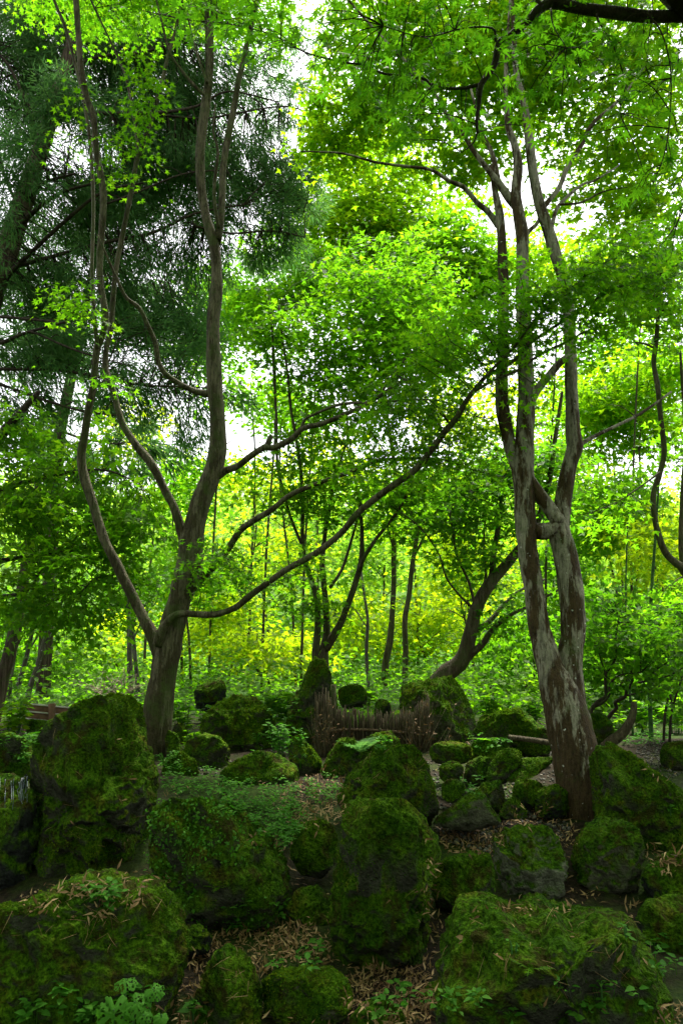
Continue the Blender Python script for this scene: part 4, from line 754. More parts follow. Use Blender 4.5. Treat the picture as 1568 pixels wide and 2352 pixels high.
cedar('big cedar at the left edge, pale reddish trunk under dark drooping sprays', drop(-150, 1700, 11),
    ([(-190, 1760, 100), (-160, 1400, 86), (-110, 1050, 72), (-45, 760, 60), (25, 550, 50), (92, 350, 39), (132, 220, 31), (170, 90, 30), (205, -50, 22), (260, -300, 10)], 11, 11),
    [([(10, 590, 16), (30, 540, 14), (75, 490, 11), (135, 445, 8), (220, 420, 5)], 11, 10.4), ([(45, 475, 16), (70, 450, 13), (100, 420, 9), (170, 400, 5)], 11, 10.4), ([(-10, 660, 16), (70, 582, 11), (165, 495, 9), (240, 440, 7), (330, 420, 4)], 11, 10.2),
     ([(100, 310, 12), (170, 265, 10), (350, 260, 9), (450, 245, 6), (525, 210, 5), (640, 235, 3)], 11, 11.5), ([(350, 262, 7), (420, 270, 6), (490, 270, 5), (640, 245, 4), (720, 260, 3)], 11.3, 12), ([(0, 620, 12), (120, 590, 10), (250, 555, 9), (350, 535, 8), (450, 490, 6), (560, 470, 4)], 11, 11.6), ([(450, 520, 6), (530, 536, 5), (625, 530, 4), (700, 545, 3)], 11.6, 12),
     ([(-40, 780, 14), (0, 788, 10), (50, 768, 8), (100, 753, 7), (155, 738, 5)], 11, 10), ([(-40, 735, 12), (0, 728, 8), (65, 733, 6), (150, 742, 5)], 11, 10.2), ([(60, 762, 6), (85, 766, 5), (150, 795, 5), (215, 818, 4), (300, 840, 2)], 10.4, 10), ([(-60, 850, 13), (0, 848, 8), (125, 850, 7), (210, 863, 6), (320, 883, 5), (400, 888, 4), (470, 890, 2)], 11, 10.6), ([(-60, 880, 10), (0, 883, 7), (100, 918, 6), (195, 945, 5), (280, 955, 3)], 11, 10.4),
     ([(150, 160, 10), (230, 130, 8), (330, 120, 6), (420, 90, 4)], 11, 11.2), ([(110, 290, 10), (60, 230, 8), (20, 150, 6), (-30, 100, 4)], 11, 10.6), ([(40, 470, 8), (10, 400, 7), (-10, 320, 5)], 11, 10.5), ([(240, 470, 6), (320, 440, 5), (420, 400, 4), (520, 390, 3)], 10.8, 11.4)],
    [(60, 110, 130, 130, 11.5, 1.0, 1.0), (220, 180, 120, 130, 11.8, 1.0, 1.1), (370, 170, 110, 110, 12, 1.0, 1.1), (510, 180, 100, 90, 12.3, .9, .8), (640, 250, 100, 50, 12.4, .7, .7), (330, 340, 130, 100, 12, 1, 1.3), (560, 350, 90, 80, 12.4, .8, 1.1), (660, 430, 70, 110, 12.4, .8, 1.3), (600, 540, 100, 60, 12.4, .8, 1.2), (470, 430, 110, 100, 12.2, .9, 1.0), (230, 480, 120, 100, 11.8, 1, 1.2), (100, 520, 90, 100, 11.8, .7, .8), (340, 570, 130, 70, 11.8, .9, .9), (180, 640, 130, 80, 11.5, .9, 1.1), (60, 700, 90, 70, 11.5, .7, 1.0), (380, 690, 90, 50, 11.6, .7, .5), (150, 810, 140, 70, 11.2, .8, 1.1), (330, 790, 80, 60, 11.4, .7, .8), (420, 850, 90, 60, 11.2, .7, .8), (280, 900, 120, 60, 11, .8, 1.0), (430, 960, 60, 50, 11, .5, .7), (60, 910, 90, 60, 11, .7, .9), (520, 920, 40, 40, 11.2, .4, .5), (650, 130, 90, 80, 12.6, .8, .5), (60, 380, 90, 90, 10.2, .3, .6), (120, 220, 80, 90, 10.3, .3, .6), (10, 540, 60, 80, 10.2, .3, .5), (170, 420, 80, 80, 11.6, .6, .6), (300, 420, 90, 90, 12.2, .6, .7), (440, 560, 80, 70, 12.2, .5, .7), (330, 700, 110, 70, 11.8, .6, .7), (440, 760, 70, 80, 11.6, .5, .6), (20, 800, 90, 70, 11.6, .7, .9), (10, 620, 60, 90, 11.8, .6, .8), (470, 620, 60, 80, 12.4, .5, .5), (20, 250, 80, 110, 11.6, .9, .9), (130, 300, 90, 90, 10.6, .5, .35), (20, 430, 60, 90, 10.6, .5, .35), (420, 300, 120, 120, 12.6, .8, 1.0), (200, 60, 200, 80, 12.2, 1, 1.0), (420, 60, 160, 80, 12.4, 1, .9), (90, -80, 260, 90, 11.8, 1.2, 1.0), (450, -70, 220, 90, 12.2, 1.2, .9)])
cedar('second cedar with a thin pale trunk, further back at the left', drop(100, 1650, 15), ([(95, 1680, 34), (110, 1400, 31), (125, 1150, 28), (138, 1000, 26), (157, 900, 24), (190, 740, 19), (220, 580, 14), (250, 420, 8)], 15, 15),
    [([(140, 990, 7), (200, 1010, 5), (270, 1020, 3)], 15, 14.5), ([(150, 930, 7), (90, 960, 5), (40, 970, 3)], 15, 14.6), ([(130, 1100, 7), (60, 1110, 5), (0, 1100, 3)], 15, 14.6), ([(170, 840, 7), (260, 850, 5), (330, 870, 3)], 15, 15)],
    [(250, 1000, 110, 60, 15, 1.0, .8), (60, 980, 90, 70, 15.2, 1.0, .9), (280, 720, 110, 110, 15.4, 1.2, .7), (120, 720, 110, 110, 15.4, 1.2, .9), (380, 1040, 60, 50, 15, .7, .5), (250, 1080, 90, 40, 15, .8, .6)], .24)
cedar('reddish trunk leaning at the far left beside the bright leafy bush', drop(-20, 1640, 10), ([(-26, 1690, 38), (-12, 1640, 34), (6, 1560, 31), (28, 1480, 29), (44, 1400, 27), (60, 1300, 24), (80, 1180, 20), (95, 1060, 12)], 10, 10.4), [([(45, 1400, 8), (80, 1360, 6), (100, 1340, 3)], 10.2, 10)], [(90, 1120, 60, 50, 10.4, .5, .5)], .16)

# --- slim trunks at the left middle distance
for (u, v, w, top, du, D, lab) in [(300, 1590, 14, 1405, -4, 13, 'slim lichen-grey trunk left of the left maple, nearer one of the close pair'), (316, 1585, 11, 1420, -12, 13.6, 'slim grey trunk left of the left maple, thinner one of the close pair'),
        (22, 1590, 13, 1440, 18, 15, 'slim dark trunk at the far left behind the bright leafy bush'), (42, 1600, 12, 1440, 34, 15.5, 'slim trunk leaning right at the far left, middle of three'), (68, 1605, 13, 1430, 44, 14.5, 'slim trunk leaning right at the far left, above the plank wall')]:
    tree('slim_tree', lab, drop(u, v, D), ([(u - du * .1, v + 25, w * 1.2), (u, v - 20, w), (u + du * .5, (v + top) / 2, w * .9), (u + du, top, w * .75), (u + du * 1.4, top - 110, w * .5)], D, D), [([(u + du * .8, top + 50, w * .4), (u + du + 25, top, w * .3), (u + du + 50, top - 30, w * .15)], D, D)], M_bark_grey, M_leaf_deep, [(u + du * 1.2, top - 60, 70, 50, D, .6, .6)], LEAF3, .09, .4, 24, sides=7)

# --- sunlit background trees
BG = [  # u, v, ru, rv, D, material, cover, label
    (520, 1420, 110, 90, 20, 'y', 1.7, 'sunlit yellow-green tree just right of the left maple trunk'),
    (630, 1500, 120, 60, 17, 'y', 1.8, 'low bright yellow maple spray just left of the pointed rock'),
    (800, 1440, 100, 90, 24, 'y', 1.7, 'glowing yellow tree behind the many-stemmed maple'),
    (985, 1430, 110, 110, 24, 'y', 1.6, 'yellow-green tree right behind the slim straight trunk'),
    (1090, 1300, 110, 120, 22, 'y', 1.6, 'sunny tree behind the mossy leaning trunk'),
    (1010, 1560, 110, 50, 19, 'p', 1.4, 'low pale bush between the slim pair and the leaning trunk'),
    (1190, 1530, 90, 100, 16, 'g', 1.7, 'green bush filling the gap left of the right maple trunk'),
    (440, 1290, 90, 100, 17, 'g', 1.3, 'fresh green tree behind the fork of the left maple'),
    (620, 1270, 120, 90, 26, 'y', 1.5, 'yellow-green tree between the two right-reaching lower limbs'),
    (730, 1190, 130, 80, 30, 'p', 1.5, 'pale hazy tree above the pointed rock'),
    (880, 1250, 120, 90, 30, 'p', 1.5, 'pale tree far behind the slim pair'),
    (960, 1120, 130, 80, 26, 'y', 1.3, 'yellow crown below the drooping maple sprays in the centre'),
    (150, 1520, 110, 70, 20, 'p', 1.6, 'pale bluish-green tree with layered sprays above the plank wall'),
    (275, 1480, 80, 90, 23, 'y', 1.4, 'light yellow-green tree left of the left maple trunk'),
    (40, 1480, 90, 90, 19, 'g', 1.5, 'mid green tree at the left edge behind the slim trunks'),
    (1420, 1180, 130, 130, 15, 'g', 1.4, 'bright green layered tree right of the right maple stems'),
    (1540, 1480, 110, 150, 12, 'g', 1.5, 'green tree behind the thin saplings at the right edge'),
    (1390, 1480, 100, 130, 13, 'd', 1.6, 'deep green thicket right of the right maple trunk'),
    (1440, 960, 150, 130, 17, 'm', 1.3, 'yellow-green crown at the right, above the layered tree'),
    (1270, 1100, 90, 110, 19, 'y', 1.2, 'sunny crown between the two stems of the right maple'),
    (540, 1100, 110, 80, 22, 'y', 1.4, 'bright tree behind the upper limb of the left maple'),
    (420, 1090, 90, 90, 20, 'g', 1.2, 'green crown just left of the left maple stem'),
    (1250, 590, 110, 90, 16, 'm', 1.0, 'sunny crown glimpsed behind the right maple stems'),
    (1450, 640, 140, 90, 15, 'm', 1.1, 'sunny crown behind the near sprays at the right edge'),
    (690, 620, 100, 120, 16, 'g', 1.1, 'tall green crown beside the cedar sprays'),
    (1130, 1620, 90, 40, 13, 'g', 1.4, 'low leafy bush right of the angular dark rock'),
    (1500, 1250, 100, 120, 13, 'y', 1.0, 'light green tree behind the twisted slender tree'),
    (1290, 1300, 60, 130, 17, 'g', 1.4, 'green tree seen through the slot of the right maple'),
    (680, 930, 120, 80, 19, 'g', 1.1, 'thin green crown beside the bright sky gap'),
    (1440, 820, 150, 100, 19, 'g', 1.2, 'mid green crown at the right under the long drooping sprays'),
    (1330, 930, 90, 100, 22, 'm', 1.2, 'yellow-green crown just right of the right maple stems'),
    (1090, 930, 130, 120, 22, 'y', 1.2, 'sunny crown behind the end of the upper left-maple limb'),
    (760, 1060, 120, 80, 26, 'y', 1.2, 'sunny crown above the many-stemmed maple'),
    (330, 1000, 120, 90, 22, 'y', 1.0, 'yellow-green crown glimpsed below the cedar sprays'),
    (480, 760, 100, 140, 19, 'g', 1.3, 'thin crown glimpsed behind the left maple stem'),
    (570, 900, 120, 80, 20, 'g', .55, 'thin low crown in front of the brightest sky gap'),
    (1530, 850, 100, 130, 16, 'm', 1.0, 'fresh crown at the right edge behind the curved slender stem'),
    (600, 700, 80, 130, 17, 'g', 1.2, 'airy green crown just right of the left maple stem'),
]
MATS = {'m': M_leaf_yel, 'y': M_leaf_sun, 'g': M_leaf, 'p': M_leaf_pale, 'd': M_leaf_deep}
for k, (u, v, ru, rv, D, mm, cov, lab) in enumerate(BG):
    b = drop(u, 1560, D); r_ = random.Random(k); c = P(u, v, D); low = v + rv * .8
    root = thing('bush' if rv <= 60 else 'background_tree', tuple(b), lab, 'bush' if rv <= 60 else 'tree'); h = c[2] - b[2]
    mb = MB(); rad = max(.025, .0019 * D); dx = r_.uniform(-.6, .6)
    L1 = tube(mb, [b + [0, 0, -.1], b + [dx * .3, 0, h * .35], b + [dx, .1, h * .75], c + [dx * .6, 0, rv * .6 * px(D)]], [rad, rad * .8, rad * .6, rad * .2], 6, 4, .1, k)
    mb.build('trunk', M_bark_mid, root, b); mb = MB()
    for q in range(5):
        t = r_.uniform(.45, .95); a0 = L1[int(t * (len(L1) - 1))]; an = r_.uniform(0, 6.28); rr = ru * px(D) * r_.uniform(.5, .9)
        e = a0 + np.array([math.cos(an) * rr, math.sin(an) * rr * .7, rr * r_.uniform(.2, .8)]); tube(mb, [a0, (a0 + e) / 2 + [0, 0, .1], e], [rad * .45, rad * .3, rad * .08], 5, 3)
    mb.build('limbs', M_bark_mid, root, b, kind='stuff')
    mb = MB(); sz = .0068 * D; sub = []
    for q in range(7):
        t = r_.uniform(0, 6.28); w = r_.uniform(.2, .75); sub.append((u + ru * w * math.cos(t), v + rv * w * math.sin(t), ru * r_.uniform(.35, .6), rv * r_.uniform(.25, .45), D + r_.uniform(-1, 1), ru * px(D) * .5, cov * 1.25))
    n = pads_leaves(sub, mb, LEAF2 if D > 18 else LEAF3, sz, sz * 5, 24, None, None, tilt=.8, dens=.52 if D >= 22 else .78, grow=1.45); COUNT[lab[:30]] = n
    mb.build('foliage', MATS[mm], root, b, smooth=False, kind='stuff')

# the wood the photographer stands in: unseen mass behind and beside the camera, added to block light
mb = MB(); n = 6000; an = rng.uniform(0, 2 * math.pi, n); rr = rng.uniform(9, 14, n)
keep = ~((np.sin(an) > .0) & (np.abs(np.cos(an)) < .93)); an = an[keep]; rr = rr[keep]; n = len(an)
pos = np.stack([np.cos(an) * rr, np.sin(an) * rr + 1.0, 10.5 * rng.random(n) ** .9], -1)
scatter(mb, LEAF2, pos, rng.normal(size=(n, 3)), rng.normal(size=(n, 3)) + [0, 0, .5], rng.uniform(.3, .55, n))
mb.build('unseen_woodland', M_leaf_deep, None, smooth=False, kind='stuff')

# far wood on the hillside: one mass
mb = MB()
for k in range(170):
    y = rng.uniform(30, 75); x = rng.uniform(-.62, .62) * y; z = float(ground_z(x, y)); h = rng.uniform(3.5, 7)
    n = 300; d = rng.normal(size=(n, 3)); d /= np.linalg.norm(d, axis=1)[:, None]; d *= (rng.random(n) ** (1 / 4))[:, None]
    pos = np.array([x, y, z + h * .55]) + d * [h * .45, h * .45, h * .45] + rng.normal(0, .1, (n, 3))
    scatter(mb, LEAF2, pos, rng.normal(size=(n, 3)), d + rng.normal(0, .5, (n, 3)) + [0, 0, .6], rng.uniform(.22, .42, n), np.clip(rng.normal(rng.uniform(.2, .8), .2, n), 0, 1))
mb.build('far_wood', M_leaf_pale, None, smooth=False, kind='stuff')

mb = MB(); n = 42000; yy = rng.uniform(10.5, 34, n); xx = rng.uniform(-.62, .62, n) * yy; hh = np.clip(fbm(np.stack([xx, yy, yy * 0], -1), .9, 3, 77) * 1.1 + .35, .05, 1.2)
zz = ground_z(xx, yy) + hh * np.sqrt(rng.random(n)) * (.6 + yy / 30)
scatter(mb, LEAF2, np.stack([xx, yy, zz], -1), np.stack([rng.normal(size=n), rng.normal(size=n) - .5, rng.normal(0, .3, n)], -1), np.stack([rng.normal(0, .5, n), rng.normal(-.3, .5, n), np.ones(n)], -1), .0068 * yy * rng.uniform(.7, 1.3, n), np.clip(.5 + .5 * fbm(np.stack([xx, yy, yy * 0], -1), .5, 2, 78) + rng.normal(0, .15, n), 0, 1))
mb.build('undergrowth', M_leaf, None, smooth=False, kind='stuff')

# ------------------------------------------------------------------ finding surfaces for small plants and litter
SV = np.concatenate(SURF_V); ST = np.concatenate(SURF_T)
bvh = BVHTree.FromPolygons(SV.tolist(), ST.tolist())
def cast(u, v):
    r = Vector(ray(u, v)).normalized(); h = bvh.ray_cast(Vector(CAM), r, 40)
    if h[0] is None: return None
    n = np.array(h[1]); n = n if n @ np.array(r) < 0 else -n
    return np.array(h[0]), n
def cast_many(zones, need_up=.25, only_ground=False):
    out = []
    for (u0, v0, u1, v1, n) in zones:
        for _ in range(n):
            t = rng.uniform(0, 2 * math.pi); q = math.sqrt(rng.random())
            h = cast((u0 + u1) / 2 + (u1 - u0) / 2 * q * math.cos(t), (v0 + v1) / 2 + (v1 - v0) / 2 * q * math.sin(t))
            if h and h[1][2] > need_up and (not only_ground or abs(h[0][2] - float(ground_z(h[0][0], h[0][1]))) < .04): out.append(h)
    return out

# dry leaves
hits = cast_many([(0, 2260, 1568, 2380, 700), (340, 1700, 1568, 2352, 2600), (1000, 1860, 1320, 1960, 400), (430, 2120, 780, 2260, 1100), (780, 2210, 1010, 2360, 500), (640, 1790, 800, 1910, 300)], .12, True) + cast_many([(600, 2100, 720, 2200, 130), (640, 1790, 800, 1910, 420), (700, 1760, 800, 1830, 160), (1005, 1895, 1160, 1965, 300), (1140, 1840, 1310, 1900, 150), (1280, 1900, 1330, 1960, 40), (1480, 1930, 1590, 2010, 140), (790, 2230, 1010, 2370, 330), (960, 1960, 1010, 2240, 120), (30, 2030, 330, 2110, 170), (160, 2000, 400, 2060, 70), (425, 2180, 470, 2360, 60), (1080, 2080, 1330, 2110, 40), (1500, 2300, 1580, 2360, 60), (100, 1620, 350, 1980, 16), (380, 1800, 460, 1850, 30), (1000, 2050, 1500, 2330, 22), (780, 1840, 1000, 2200, 12), (560, 1890, 680, 1960, 40), (300, 2290, 480, 2380, 60), (1460, 1740, 1568, 1800, 30), (1010, 1680, 1090, 1710, 20)], .12)
pos = np.array([h[0] for h in hits]); nn = np.array([h[1] for h in hits]); n = len(pos)
mb = MB(); scatter(mb, LANCE, pos + nn * .008, rng.normal(size=(n, 3)) + nn * .12, nn + rng.normal(0, .35, (n, 3)), rng.uniform(.020, .058, n), np.clip(rng.normal(.5, .28, n), 0, 1))
mb.build('fallen_leaves', M_litter, None, smooth=False, kind='stuff')
# pine needles and thin twigs on the moss
hits = cast_many([(90, 1620, 350, 1980, 45), (1010, 2060, 1500, 2300, 40), (780, 1840, 1000, 2200, 18), (0, 2040, 400, 2200, 50), (450, 2180, 590, 2300, 20), (800, 1720, 990, 1830, 25)], .05)
mb = MB()
for p, q in hits:
    d = rng.normal(size=3); d -= q * (d @ q) * .85; d /= np.linalg.norm(d); l = rng.uniform(.015, .05); tube(mb, [p + q * .012 - d * l, p + q * .018, p + q * .012 + d * l], [.0009, .0009, .0005], 3, 1, tint=rng.uniform(.3, 1))
mb.build('fallen_twigs', M_litter, None, kind='stuff')
# gravel
hits = cast_many([(580, 1688, 770, 1722, 420), (1000, 1860, 1310, 1960, 500), (960, 1700, 1290, 1890, 700), (1450, 1705, 1590, 1790, 380), (1160, 1710, 1270, 1750, 200), (1000, 1690, 1090, 1720, 60), (600, 1720, 700, 1740, 80), (440, 1745, 560, 1790, 60)], .3, True)
V1, F1 = ICO[0]; G = (V1 * [1, .8, .6], F1.ravel(), np.full(len(F1), 3)); pos = np.array([h[0] for h in hits]); n = len(pos)
mb = MB(); scatter(mb, G, pos + [0, 0, .004], rng.normal(size=(n, 3)), rng.normal(size=(n, 3)), rng.uniform(.006, .019, n), rng.beta(1.6, 2.6, n))
mb.build('gravel', M_gravel, None, kind='stuff')
# low leafy cover on the bank
def cover(zones, lo, hi, lift, mat, name, k=6, up=.05):
    hits = cast_many(zones, up); mb = MB()
    for p, q in hits:
        h = rng.uniform(.2, 1) * lift; a = rng.uniform(0, 6.28, k); el = rng.uniform(-.1, .5, k)
        ax = np.stack([np.cos(a), np.sin(a), el], -1); o_ = p + q * .01 + np.array([0, 0, h]) + ax * .008
        scatter(mb, OVATE, o_ + rng.normal(0, .008, (k, 3)), ax, np.tile([0, -.15, 1.], (k, 1)) + rng.normal(0, .3, (k, 3)), rng.uniform(lo, hi, k))
        tube(mb, [p - q * .01, p + q * .01 + [0, 0, h]], [.0015, .001], 3, 1)
    mb.build(name, mat, None, smooth=False, kind='stuff')
cover([(370, 1775, 560, 1835, 110), (500, 1790, 690, 1900, 150), (640, 1810, 700, 1950, 60), (600, 1880, 690, 1960, 70), (700, 1790, 790, 1860, 60), (470, 1840, 640, 1900, 25), (370, 1740, 440, 1790, 40)], .018, .036, .05, M_cover, 'ground_cover')
cover([(1060, 1770, 1110, 1830, 16), (1480, 2140, 1560, 2300, 10), (480, 2060, 680, 2150, 40), (600, 1610, 700, 1740, 90), (0, 1690, 90, 1760, 50), (1080, 1680, 1180, 1740, 30), (820, 1700, 900, 1740, 20), (560, 2180, 760, 2260, 9), (830, 2270, 980, 2360, 10), (200, 2045, 280, 2090, 14), (1170, 1690, 1250, 1730, 25), (1380, 1640, 1560, 1720, 110), (0, 2300, 460, 2370, 40), (960, 2290, 1568, 2370, 40)], .022, .05, .06, M_cover, 'ground_cover')

# ------------------------------------------------------------------ plants that can be told apart
def leafy_plant(label, p, h, stems, leaf, n_leaf, mat, name='leafy_plant', tmpl=OVATE, lean=.35, cat='plant'):
    root = thing(name, tuple(p), label, cat); st = MB(); lf = MB()
    for s in range(stems):
        a = rng.uniform(0, 6.28); l = rng.uniform(.1, lean) * h; hh = h * rng.uniform(.65, 1.05); e = p + np.array([math.cos(a) * l, math.sin(a) * l, hh]); b = p + np.array([math.cos(a), math.sin(a), 0]) * h * .12
        C = tube(st, [b - [0, 0, .03], (b + e) / 2 + [0, 0, .04 * h], e], [.004, .003, .0015], 4, 5)
        t = rng.uniform(.25, 1, n_leaf); q = C[(t * (len(C) - 1)).astype(int)]; an = rng.uniform(0, 6.28, n_leaf); ax = np.stack([np.cos(an), np.sin(an), rng.uniform(-.25, .35, n_leaf)], -1)
        scatter(lf, tmpl, q + ax * .01, ax, np.tile([0, 0, 1.], (n_leaf, 1)) + rng.normal(0, .3, (n_leaf, 3)), leaf * rng.uniform(.6, 1.15, n_leaf))
    st.build('stems', M_plantstem, root, p, kind='stuff'); lf.build('leaves', mat, root, p, smooth=False, kind='stuff')
for (u, v, D, h, s, lf_, n, mm, lab) in [
    (30, 1690, 8.5, .42, 16, .10, 15, M_leaf_yel, 'bright yellow-green leafy bush at the left edge by the plank wall'),
    (95, 1700, 8.0, .20, 8, .08, 8, M_leaf, 'small leafy plant left of the tall rounded boulder'),
    (420, 1640, 8.8, .42, 12, .11, 11, M_leaf, 'broad-leaved plant just right of the left maple trunk'),
    (470, 1670, 9.0, .34, 10, .10, 10, M_leaf, 'leafy plant between the left trunk and the shaggy boulder'),
    (440, 1710, 8.0, .20, 8, .07, 9, M_leaf, 'low leafy plant above the rounded boulder by the left trunk'),
    (560, 1600, 10, .42, 14, .13, 10, M_leaf, 'leafy plant behind the shaggy boulder'),
    (620, 1600, 9.6, .46, 14, .14, 11, M_leaf_deep, 'tall dark-leaved plant left of the pointed rock'),
    (660, 1590, 9.8, .5, 12, .14, 11, M_leaf_deep, 'dark pinnate-leaved plant reaching over the pointed rock'),
    (640, 1720, 7.8, .34, 9, .07, 12, M_cover, 'small sprouting plant at the foot of the pointed rock'),
    (600, 1745, 7.4, .16, 7, .06, 8, M_cover, 'low sprout in the gravel before the shaggy boulder'),
    (1130, 1630, 10.5, .42, 16, .12, 10, M_leaf, 'leafy undergrowth right of the angular dark rock'),
    (1220, 1650, 9.5, .36, 12, .11, 9, M_leaf_deep, 'dark undergrowth left of the right maple trunk'),
    (1470, 1660, 9.2, .4, 16, .10, 10, M_leaf, 'leafy undergrowth behind the curved log'),
    (1550, 1670, 9.0, .4, 14, .10, 10, M_leaf, 'leafy undergrowth at the right edge behind the saplings'),
    (1410, 1660, 8.8, .3, 10, .09, 9, M_leaf, 'leafy undergrowth left of the curved log'),
    (840, 1590, 12, .4, 16, .14, 10, M_leaf, 'leafy undergrowth beyond the ferns behind the fence'),
    (720, 1560, 13, .4, 14, .15, 10, M_leaf_yel, 'sunlit undergrowth seen behind the pointed rock'),
    (380, 1580, 11, .35, 12, .12, 9, M_leaf, 'leafy undergrowth behind the left maple foot')]:
    leafy_plant(lab, drop(u, v, D), h, s, lf_, n, mm)
def frond(mb, b, d, L, w, n=15, droop=.5):
    side = np.cross(d, [0, 0, 1]); side /= np.linalg.norm(side) + 1e-6; hd = np.array([d[0], d[1], 0])
    t = np.linspace(0, 1, n); C = b + np.outer(t, d) * L + np.outer(t ** 2, [0, 0, -droop * L * .5]) + np.outer(t ** 2, hd) * L * .2
    tube(mb, C, .004 * (1 - t * .8), 4, 1)
    for s in (-1, 1):
        k = np.arange(1, n); ww = w * np.sin(math.pi * np.clip(t[k] * .88 + .12, 0, 1)) ** .7
        ax = side * s + d * .45 + [0, 0, -.1]; scatter(mb, FL, C[k], np.tile(ax, (n - 1, 1)) + rng.normal(0, .08, (n - 1, 3)), np.tile(np.cross(side, d), (n - 1, 1)) + rng.normal(0, .15, (n - 1, 3)), ww)
FL = (np.array([(0, -.06, 0), (.35, -.13, .01), (1, 0, -.05), (.35, .13, .01), (0, .06, 0)]), np.arange(5), np.array([5]))
def fern(label, p, n, L, w, mat, tilt=.9, cat='fern'):
    root = thing('fern', tuple(p), label, cat)
    for k in range(n):
        a = 6.28 * k / n + rng.uniform(-.3, .3); d = np.array([math.cos(a), math.sin(a), rng.uniform(.6, 1.5) * tilt]); d /= np.linalg.norm(d)
        mb = MB(); frond(mb, p, d, L * rng.uniform(.75, 1.1), w); mb.build('frond', mat, root, p, smooth=False)
h = cast(825, 1730); fp = h[0] if h else drop(825, 1730, 7)
fern('bright fern standing before the brushwood fence', fp, 9, .26, .075, M_cedar, 1.2)
for (u, v, D, lab) in [(790, 1640, 9.3, 'fern behind the fence just right of the pointed rock'), (830, 1645, 9.6, 'fern in the middle behind the fence'), (880, 1630, 10, 'fern behind the small near-black stone'), (760, 1620, 10, 'fern at the back of the pointed rock')]:
    fern(lab, drop(u, v, D), 10, .42, .11, M_leaf, 1.0)
for (u, v, L, n, lab) in [(1215, 2225, .085, 3, 'small fern sprig on the big corner boulder'), (1110, 1700, .12, 6, 'small fern at the foot of the angular dark rock'), (1190, 1700, .10, 6, 'tiny fern below the lying stick'), (500, 2040, .07, 4, 'small fern sprig on the leafy rock face')]:
    h = cast(u, v)
    if h: fern(lab, h[0], n, L, L * .3, M_leaf, .35)
for (u, v, hh, lf_, lab) in [(1380, 2290, .07, .035, 'tiny leafy sprig on the big corner boulder, lower right'), (1440, 2155, .05, .03, 'tiny leafy sprig near the top right of the corner boulder'), (1180, 2190, .05, .02, 'tiny clover-like sprig in the middle of the corner boulder'), (1535, 1870, .06, .04, 'pale ivy sprig on the large sloping boulder'), (350, 1925, .06, .03, 'small sprig at the right side of the tall rounded boulder'), (450, 2340, .10, .05, 'leaf sprout at the bottom edge left of centre'), (245, 2080, .06, .05, 'leafy sprout on the flat-topped slab')]:
    h = cast(u, v)
    if h: leafy_plant(lab, h[0], hh, 3, lf_, 4, M_cover, 'sprig')

# grass tufts
for (u, v, lab) in [(590, 1712, 'small grass tuft on the gravel'), (690, 1765, 'arching grass tuft before the tilted mossy block'), (378, 1765, 'grass tuft at the left maple foot')]:
    h = cast(u, v); p = h[0] if h else drop(u, v, 7); mb = MB()
    for k in range(18):
        a = rng.uniform(0, 6.28); d = np.array([math.cos(a), math.sin(a), 0]); l = rng.uniform(.07, .16); tube(mb, [p, p + d * l * .35 + [0, 0, l * .8], p + d * l + [0, 0, l * .7]], [.003, .0025, .0005], 3, 3)
    mb.build('grass_tuft', M_cover, None, p, label=lab, cat='grass tuft')

# leaf plant full of insect holes at the bottom left
bp_ = drop(285, 2352, 3.15)
HS = .72; root = thing('holed_plant', tuple(bp_), 'tall-stemmed plant with big leaves eaten full of holes, bottom left', 'plant')
def holed_leaf(c, nrm, axis, R, seed, holes):
    r = np.random.default_rng(seed); rings, seg = 16, 60; V = []; F_ = frames(np.asarray(axis, float)[None], np.asarray(nrm, float)[None])[0]
    hx = r.uniform(-1, 1, (holes, 2)); hr = r.uniform(.035, .12, holes)
    V = [(0, 0, 0)]; 
    for i in range(1, rings + 1):
        q = i / rings
        for j in range(seg):
            a = 2 * math.pi * j / seg; edge = (1 + .04 * math.sin(a * 19) + .05 * math.sin(a * 7 + seed)) * (1 - .55 * math.exp(-((abs(a - math.pi)) / .22) ** 2)); x = q * edge * math.cos(a); y = q * edge * math.sin(a)
            V.append((x + .25, y, -.42 * q * q + .05 * math.sin(a * 6) * q))
    V = np.array(V); L = []; S = []
    idx = lambda i, j: 1 + (i - 1) * seg + j % seg
    for i in range(rings):
        for j in range(seg):
            f = [0, idx(1, j), idx(1, j + 1)] if i == 0 else [idx(i, j), idx(i + 1, j), idx(i + 1, j + 1), idx(i, j + 1)]
            m = V[f].mean(0); qd = np.hypot(m[0] - .25 - hx[:, 0], m[1] - hx[:, 1])
            vein = min(abs(math.atan2(m[1], m[0] - .25) % (math.pi / 3.5) - 0), 1) < .07
            if (qd < hr).any() and not vein: continue
            L += f; S.append(len(f))
    W = V @ F_.T * R + c; mb = MB(); mb.add(W, L, S, np.full(len(W), .55)); return mb
for k, (u, v, R, D, nr, ax, ho) in enumerate([(262, 2318, .085, 3.1, (.15, -.75, .55), (.05, -.35, -1), 34), (290, 2248, .06, 3.2, (0, -.35, 1), (.2, -1, -.25), 52), (310, 2300, .065, 3.12, (.3, -.7, .7), (1, -.3, -.35), 40), (352, 2270, .05, 3.15, (-.1, -.5, 1), (.9, -.4, -.4), 40), (330, 2330, .04, 3.1, (.1, -.6, .6), (.7, -.5, -.8), 36)]):
    c = P(u, v, D); holed_leaf(c, nr, ax, R * HS, k + 2, ho + 14).build('leaf', M_cover, root, bp_, smooth=True)
    mb = MB(); b = bp_ + np.array([(-.05 + .03 * k), rng.uniform(-.03, .03), -.03]); tube(mb, [b, (b + c) / 2 + [.01, 0, .02], c], [.006, .005, .0035], 6, 4); mb.build('stem', M_plantstem, root, bp_)
